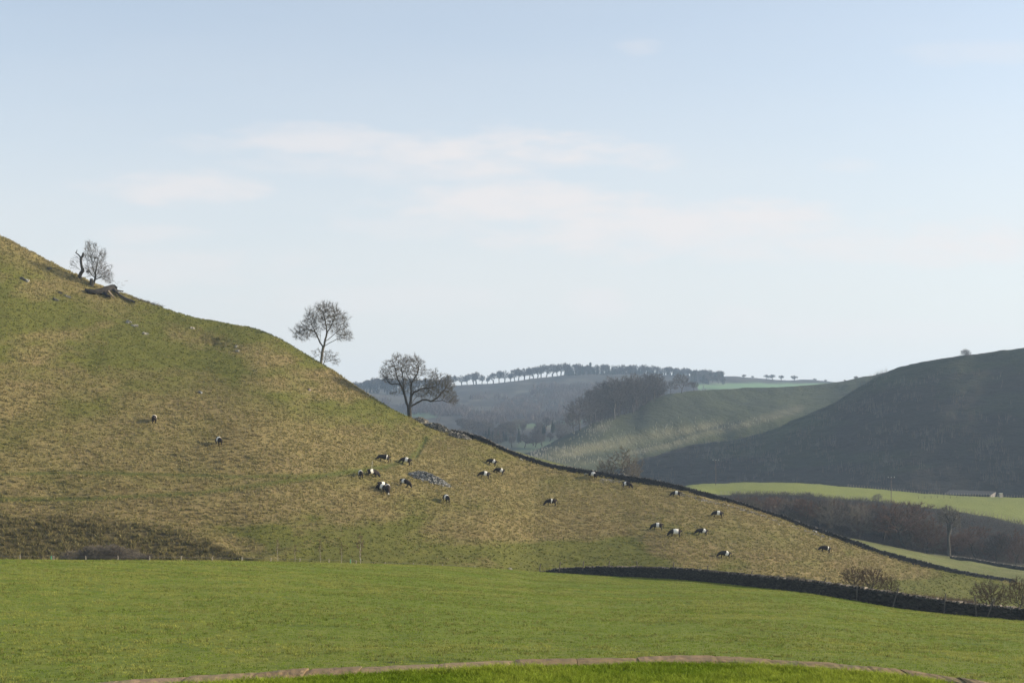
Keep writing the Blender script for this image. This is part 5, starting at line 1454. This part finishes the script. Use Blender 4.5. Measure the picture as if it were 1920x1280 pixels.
for px, py, hd, mk, s, lab in cows:
    p = S_hill.at(px, py)
    a = math.radians(hd)
    # tilt with the slope along the body
    fx, fy = math.cos(a), math.sin(a)
    dz = S_hill.z(p.x + fx * .7, p.y + fy * .7) - S_hill.z(p.x - fx * .7, p.y - fy * .7)
    pitch = -math.atan2(dz, 1.4) * .7
    o = add_obj('cow', CM[mk])
    o.location = p + Vector((0, 0, .03)); o.rotation_euler = (0, pitch, a); o.scale = (s * 1.10, s * rc.uniform(1.02, 1.16), s * rc.uniform(1.04, 1.12))
    tag(o, lab, 'cow', 'black cattle with white belts grazing the hillside')

# ------------------------------------------------------------------ posts and fences
M_post = flat_mat('weathered_post_wood', (.22, .19, .15), (.36, .32, .26), 6, .9)
M_post_dark = flat_mat('dark_old_post_wood', (.07, .06, .05), (.13, .11, .09), 6, .9)
M_wire = flat_mat('dull_wire', (.12, .12, .12))
M_green = flat_mat('green_tree_tube', (.06, .30, .14), (.09, .36, .18), 3, .5)
M_pale = flat_mat('pale_guard_plastic', (.30, .285, .23), (.42, .40, .33), 3, .6)
def post_mesh(h, w, mat, name='post'):
    prof = [(-w, -.4), (-w, h - w * .8), (-w * .4, h), (w * .5, h), (w, h - w), (w, -.4)]
    V = []; n = 8
    rings = [(-.4, 1.0), (h * .5, .97), (h - w * .6, .92), (h, .55)]
    for z, s in rings:
        for k in range(n):
            a = 2 * math.pi * k / n; V.append((math.cos(a) * w * s, math.sin(a) * w * s, z))
    Fq = []
    for r in range(3):
        for k in range(n): Fq.append((r * n + k, r * n + (k + 1) % n, (r + 1) * n + (k + 1) % n, (r + 1) * n + k))
    me = bpy.data.meshes.new(name); me.from_pydata(V, [], Fq + [tuple(range(3 * n, 4 * n))]); me.materials.append(mat)
    return me
def fence(name, label, pts, h, w, mat, lean=None, wires=(.5, .95), wr=.012, cat='fence', wire=True):
    root = empty(name, tuple(pts[0])); tag(root, label, cat)
    o0 = Vector(pts[0]); me = post_mesh(h, w, mat)
    for i, p in enumerate(pts):
        o = add_obj('post', me, root, Vector(p) - o0)
        ln = lean[i] if lean is not None else (rt.uniform(-.05, .05), rt.uniform(-.04, .04))
        o.rotation_euler = (ln[0], ln[1], rt.uniform(0, 3)) if lean is None else (ln[0], ln[1], 0)
    if wire:
        A = np.array([tuple(Vector(p) - o0) for p in pts])
        Vs, Fs, off_ = [], [], 0
        for z in wires:
            a = A[:-1] + np.array([0, 0, h * z]); b = A[1:] + np.array([0, 0, h * z])
            v, f = tubes(a, b, np.full(len(a), wr), np.full(len(a), wr), 3); Vs.append(v); Fs.append(f + off_); off_ += len(v)
        add_obj('wire', mesh_np('wire', np.concatenate(Vs), np.concatenate(Fs), 4, M_wire), root)
    return root
# posts just behind the crest of the pasture
fp = [-20, 38, 101, 161, 222, 281, 339, 397, 453, 508, 562, 617, 668, 722, 775, 830, 890]
pts = []
for q in fp:
    d_ = float(curve(NEAR_D, np.array([q]))[0]) + 6; y = float(curve(FIELD_TOP, np.array([q]))[0])
    up = np.interp(q, [0, 620, 720, 900], [9, 8, 5, 3])
    pts.append(P(q, y - up, d_) - Vector((0, 0, 1.25)))
fence('post_and_wire_fence', 'row of thin pale fence posts just behind the pasture crest on the left', pts, 1.25, .05, M_post, wires=(.5, .9))
for q, lab in ((96, 'bright green tree tube by the second fence post on the left'), (453.5, 'dull green tree tube at the end of the brown bank'), (657, 'green tree tube left of the tallest sapling')):
    d_ = float(curve(NEAR_D, np.array([q]))[0]) + 7; y = float(curve(FIELD_TOP, np.array([q]))[0])
    p = P(q, y - 9, d_) - Vector((0, 0, 1.25))
    e = empty('tree_guard', p); add_obj('tube', post_mesh(1.2, .065, M_green), e); s_ = add_obj('stake', post_mesh(1.28, .025, M_post), e, (.1, 0, 0)); tag(e, lab, 'tree guard')
# leaning posts along the near wall
lp = [(1011, 1071, 1058, 6), (1049, 1066, 1054, 4), (1093, 1064, 1053, 4), (1141, 1062, 1052, 6), (1195, 1062, 1053, -4), (1260, 1083, 1055, 4), (1325, 1090, 1061, 2), (1402, 1098, 1070, 9), (1455, 1104, 1079, 6), (1536, 1114, 1083, 12), (1606, 1124, 1097, 2), (1675, 1134, 1103, 10), (1770, 1148, 1115, 3), (1830, 1133 + 14, 1120, -2), (1850, 1160, 1121, 12)]
pts = []; lean = []
rootp = None
for q, yb_, yt_, lx in lp:
    d_ = float(curve(NEAR_D, np.array([q]))[0]) + .35
    pts.append(P(q - lx * .0, yb_, d_)); lean.append((rt.uniform(-.08, .04), math.atan2(lx, 30)))
root = empty('wall_fence', tuple(pts[0])); tag(root, 'old dark leaning fence posts standing against the near dry stone wall', 'fence')
for (q, yb_, yt_, lx), p, ln in zip(lp, pts, lean):
    d_ = p.y; h = (yb_ - yt_) * d_ / F
    o = add_obj('post', post_mesh(h + .15, .07, M_post_dark), root, p - pts[0]); o.rotation_euler = (ln[0], ln[1], 0)
A = np.array([tuple((p - pts[0]) + Vector((0, 0, 1.1))) for p in pts[5:]])
v, f = tubes(A[:-1], A[1:], np.full(len(A) - 1, .008), np.full(len(A) - 1, .008), 3)
add_obj('wire', mesh_np('wire', v, f, 4, M_wire), root)
# plateau fences
qs = np.arange(1352, 1935, 7.2)
pts = [P(q, float(curve(PLAT_EDGE, np.array([q]))[0]) - .5 - np.interp(q, [1352, 1680, 1700, 1920], [0, 1, 2, 2]), float(curve([(1000,465),(1300,470),(1500,480),(1700,500),(1920,470),(2200,440)], np.array([q]))[0]) + 2) for q in qs]
fence('post_and_wire_fence', 'long post and wire fence along the lower edge of the bright plateau field', pts, 1.25, .06, M_post, wires=(.5, .9), wr=.015)
qs = np.arange(1590, 1940, 5.2)
pts = [P(q, float(curve(PLAT_TOP, np.array([q]))[0]) + 1.2, 593) for q in qs]
fence('post_and_wire_fence', 'closely spaced pale fence posts along the top of the bright plateau field', pts, 1.35, .07, M_post, wires=(.55, .92), wr=.015)
qs = np.arange(1722, 1830, 12)
pts = [P(q, y, d_) for q, y, d_ in zip(qs, np.interp(qs, [1722, 1830], [936, 932]), np.interp(qs, [1722, 1830], [545, 585]))]
fence('post_and_wire_fence', 'short cross fence running over the bright field towards the barn', pts, 1.35, .07, M_post_dark, wires=(.55, .92), wr=.015)
qs = np.arange(1878, 1935, 6)
pts = [P(q, 925.5, 640) for q in qs]
fence('post_and_wire_fence', 'tall pale palings beside the barn at the right edge', pts, 2.4, .08, M_post, wires=(.5, .9), wr=.02)
# single pale post among the cattle
p = S_hill.at(697, 878)
o = add_obj('stake', post_mesh(1.25, .045, M_pale, 'stake'), None, p); tag(o, 'single pale post standing behind the belted cow left of the track', 'post'); o.rotation_euler = (0, .08, 0)
# power poles
def pole(px, yb_, yt_, d_, lab):
    p = P(px, yb_, d_); h = (yb_ - yt_) * d_ / F
    e = empty('power_pole', p); tag(e, lab, 'power pole')
    add_obj('pole', post_mesh(h - .3, .12, M_pole, 'pole'), e)
    A = np.array([[-1.05, 0, h - .75]]); B = np.array([[1.05, 0, h - .75]])
    c = boxes('crossarm', np.array([[0, -.16, h - .62]]), np.array([[2.5, .12, .14]]), np.array([0.0]), R0, np.array([[.16, .14, .12]]), M_stone, .0, parent=e)
    for x in (-1.1, 0, 1.1):
        V = []; n = 8
        for z, r in ((0, .05), (.1, .11), (.16, .06), (.26, .12), (.34, .05)):
            for k in range(n): V.append((x + math.cos(k * math.pi / 4) * r, -.16 if False else math.sin(k * math.pi / 4) * r - .16, h - .55 + z))
        Fq = [(r * n + k, r * n + (k + 1) % n, (r + 1) * n + (k + 1) % n, (r + 1) * n + k) for r in range(4) for k in range(n)] + [tuple(range(4 * n, 5 * n))]
        me = bpy.data.meshes.new('insulator'); me.from_pydata(V, [], Fq); me.materials.append(M_ins); add_obj('insulator', me, e)
M_pole = flat_mat('creosoted_pole', (.09, .075, .065), (.15, .12, .10), 2, .9)
M_ins = flat_mat('glazed_insulator', (.55, .55, .52), rough=.3)
pole(1342, 909, 860, 560, 'left wooden power pole with a crossarm, at the left end of the bright plateau field')
pole(1671, 943, 892, 505, 'right wooden power pole with a crossarm, above the great domed river tree')

# barn: low flat roofed shed behind the plateau
def barn():
    M_wall = flat_mat('concrete_block_wall', (.15, .14, .125), (.2, .185, .165), 2, .9)
    M_side = flat_mat('timber_boarded_side', (.045, .042, .04), (.075, .068, .06), 2, .9)
    M_roof = flat_mat('fibre_cement_roof', (.012, .013, .015), (.03, .03, .03), 1.2, .95)
    e = empty('barn', P(1840, 929, 618)); tag(e, 'low shallow roofed barn with a pale end wall, half hidden behind the bright field', 'barn')
    d0 = 618; k = d0 / F
    def Q(px, py, d): return tuple(P(px, py, d) - P(1840, 929, 618))
    def box(name, vs, fs, mat):
        me = bpy.data.meshes.new(name); me.from_pydata(vs, [], fs); me.materials.append(mat); return add_obj(name, me, e)
    # corners: front-left, front-right, back-right, back-left on the ground and at the eaves
    fl, fr, br_, bl = (1768, 612), (1857, 608), (1872, 648), (1782, 654)
    base = 936
    g = [Q(a, base, b) for a, b in (fl, fr, br_, bl)]
    zt = [v[2] for v in g]; z0 = g[1][2]
    eh, bh = 1.9, .4
    low = [(v[0], v[1], z0) for v in g]; top = [(g[0][0], g[0][1], z0 + eh), (g[1][0], g[1][1], z0 + eh), (g[2][0], g[2][1], z0 + bh + 1.9), (g[3][0], g[3][1], z0 + bh + 1.9)]
    box('front_wall', [low[0], low[1], top[1], top[0]] + [(x, y + .2, z) for x, y, z in (low[0], low[1], top[1], top[0])], [(0, 1, 2, 3), (7, 6, 5, 4), (0, 4, 5, 1), (3, 2, 6, 7)], M_side)
    ew = [low[1], low[2], top[2], top[1]]
    box('end_wall', ew + [(x - .25, y, z) for x, y, z in ew], [(0, 1, 2, 3), (7, 6, 5, 4), (0, 4, 5, 1), (3, 2, 6, 7), (1, 5, 6, 2)], M_wall)['label'] = 'pale block end wall'
    ew = [low[0], low[3], top[3], top[0]]
    box('back_wall', [low[3], low[2], top[2], top[3]] + [(x, y - .2, z) for x, y, z in (low[3], low[2], top[2], top[3])], [(3, 2, 1, 0), (4, 5, 6, 7)], M_side)
    box('left_wall', ew + [(x + .2, y, z) for x, y, z in ew], [(3, 2, 1, 0), (4, 5, 6, 7)], M_side)
    # corrugated roof sheet
    n = 60; V = []
    a0, a1, b1, b0 = [Vector(t) for t in top]
    for i in range(n + 1):
        f = i / n; z = .05 * (i % 2)
        lo = a0.lerp(a1, f) + Vector((0, -.5, .1 + z)); hi = b0.lerp(b1, f) + Vector((0, .5, .25 + z)); V += [tuple(lo), tuple(hi), tuple(lo - Vector((0, 0, .1))), tuple(hi - Vector((0, 0, .1)))]
    Fq = []
    for i in range(n): Fq += [(4*i, 4*i+4, 4*i+5, 4*i+1), (4*i+2, 4*i+3, 4*i+7, 4*i+6), (4*i, 4*i+2, 4*i+6, 4*i+4)]
    box('roof', V, Fq, M_roof)
barn()
p = P(1876.5, 932.5, 575)
def sack():
    e = empty('feed_bin', p); tag(e, 'small cream coloured bin standing beside the barn', 'bin')
    rng = np.random.default_rng(1)
    boxes('body', np.array([[0, 0, .85]]), np.array([[1.15, 1.0, 1.7]]), np.array([.2]), rng, np.array([[.36, .32, .26]]), M_stone, .03, parent=e)
    boxes('lid', np.array([[0, 0, 1.76]]), np.array([[1.3, 1.15, .12]]), np.array([.2]), rng, np.array([[.66, .62, .55]]), M_stone, .02, parent=e)
sack()
# young plantation: pale tubes on the green hill
def guards():
    rng = np.random.default_rng(55)
    def m(px, py, t):
        c = knoll_color(None, None, px, py)[..., 1]
        w = c * 1.0 + .35 * gauss(np.hypot((px - 1120) / 50, (py - 822) / 16), 1) + .10 * gauss(np.hypot((px - 1090) / 80, (py - 858) / 14), 1)
        return w * (px < 1480) * (py > 785)
    pos, px, py, _ = S_knoll.sample(1500, rng, m, 985, 1480)
    me = post_mesh(1.2, .075, M_pale, 'tree_guard')
    order = np.argsort(pos[:, 1])
    for i in order[:300]:
        o = add_obj('tree_guard', me, None, tuple(pos[i])); o.scale = (1, 1, rng.uniform(.8, 1.25)); o.rotation_euler = (rng.normal(0, .05), rng.normal(0, .05), 0)
        tag(o, 'pale plastic tree tube in the young plantation low on the green hill', 'tree guard', 'tree tubes of the young plantation')
    rest = pos[order[300:]]
    A = rest; B = rest + np.array([0, 0, 1]) * rng.uniform(1.1, 1.6, (len(rest), 1))
    v, f = tubes(A, B, np.full(len(A), .09), np.full(len(A), .07), 5)
    o = add_obj('tree_guards', mesh_np('tree_guards', v, f, 4, M_pale)); tag(o, 'hundreds of pale tree tubes dotting the green hill', 'tree guards', kind='stuff')
guards()
# thin bracken stalks and bare birch saplings on the dark hill
def dark_scrub():
    rng = np.random.default_rng(58)
    pos, px, py, _ = S_dark.sample(2600, rng, lambda a, b, t: (np.clip(fbm(a / 50, b / 22, 68, 3) * 2.5, 0, 1) + .03) * (b > 700) * (b < 928), 1180, 1940)
    N = len(pos); h = rng.uniform(1.2, 4.5, N)
    n = 3; a = np.repeat(pos, n, 0); hh = np.repeat(h, n)
    dr = rng.normal(0, .16, (N * n, 3)); dr[:, 2] = 1
    st = a + rng.normal(0, .5, a.shape) * np.array([1, 1, 0]); V, Fq = spikes(st, st + dr * hh[:, None], np.full(N * n, .07))
    o = add_obj('hill_scrub', mesh_np('hill_scrub', V, Fq, 3, M_scrub2)); tag(o, 'thin birch and bracken stalks dotted over the dark hill', 'scrub', kind='stuff')
M_scrub2 = flat_mat('birch_saplings', (.20, .17, .14), (.13, .11, .09), .05, .95)
dark_scrub()

# monument tower rising out of the ridge wood
def tower():
    q = 1107; p = P(q, fedge(q), 2205); k = 2205 / F; H_ = (fedge(q) - 679) * k; n = 10
    V = []
    for z_, r in ((-2, 2.3), (H_ * .86, 1.8), (H_ * .86, 2.3), (H_ * .9, 2.3), (H_ * .9, 1.7), (H_ * .96, 1.6), (H_, .5)):
        for j in range(n): V.append((math.cos(2 * math.pi * j / n) * r, math.sin(2 * math.pi * j / n) * r, z_))
    Fq = [(r * n + j, r * n + (j + 1) % n, (r + 1) * n + (j + 1) % n, (r + 1) * n + j) for r in range(6) for j in range(n)] + [tuple(range(6 * n, 7 * n))]
    me = bpy.data.meshes.new('tower'); me.from_pydata(V, [], Fq); me.materials.append(flat_mat('dark_tower_stone', (.05, .05, .05), (.08, .078, .075), .3))
    o = add_obj('stone_tower', me, None, p); tag(o, 'tiny dark stone tower rising above the wood on the far ridge', 'tower')
tower()
# ------------------------------------------------------------------ haze
def haze():
    m = bpy.data.materials.new('pale_air'); m.use_nodes = True
    nt = m.node_tree; nt.nodes.clear()
    out = nt.nodes.new('ShaderNodeOutputMaterial'); v = nt.nodes.new('ShaderNodeVolumePrincipled')
    v.inputs['Color'].default_value = HAZE_COL; v.inputs['Density'].default_value = HAZE_DENS
    v.inputs['Anisotropy'].default_value = 0.2
    nt.links.new(v.outputs[0], out.inputs['Volume'])
    x, y0, y1, z0, z1 = 3700, -3700, 3700, -61, 190
    V = [(-x, y0, z0), (x, y0, z0), (x, y1, z0), (-x, y1, z0), (-x, y0, z1), (x, y0, z1), (x, y1, z1), (-x, y1, z1)]
    me = bpy.data.meshes.new('haze'); me.from_pydata(V, [], [(0, 3, 2, 1), (4, 5, 6, 7), (0, 1, 5, 4), (1, 2, 6, 5), (2, 3, 7, 6), (3, 0, 4, 7)])
    me.materials.append(m); o = add_obj('haze', me); o['kind'] = 'stuff'
HAZE_COL = (0.54, 0.74, 1.0, 1); HAZE_DENS = 0.000155
haze()
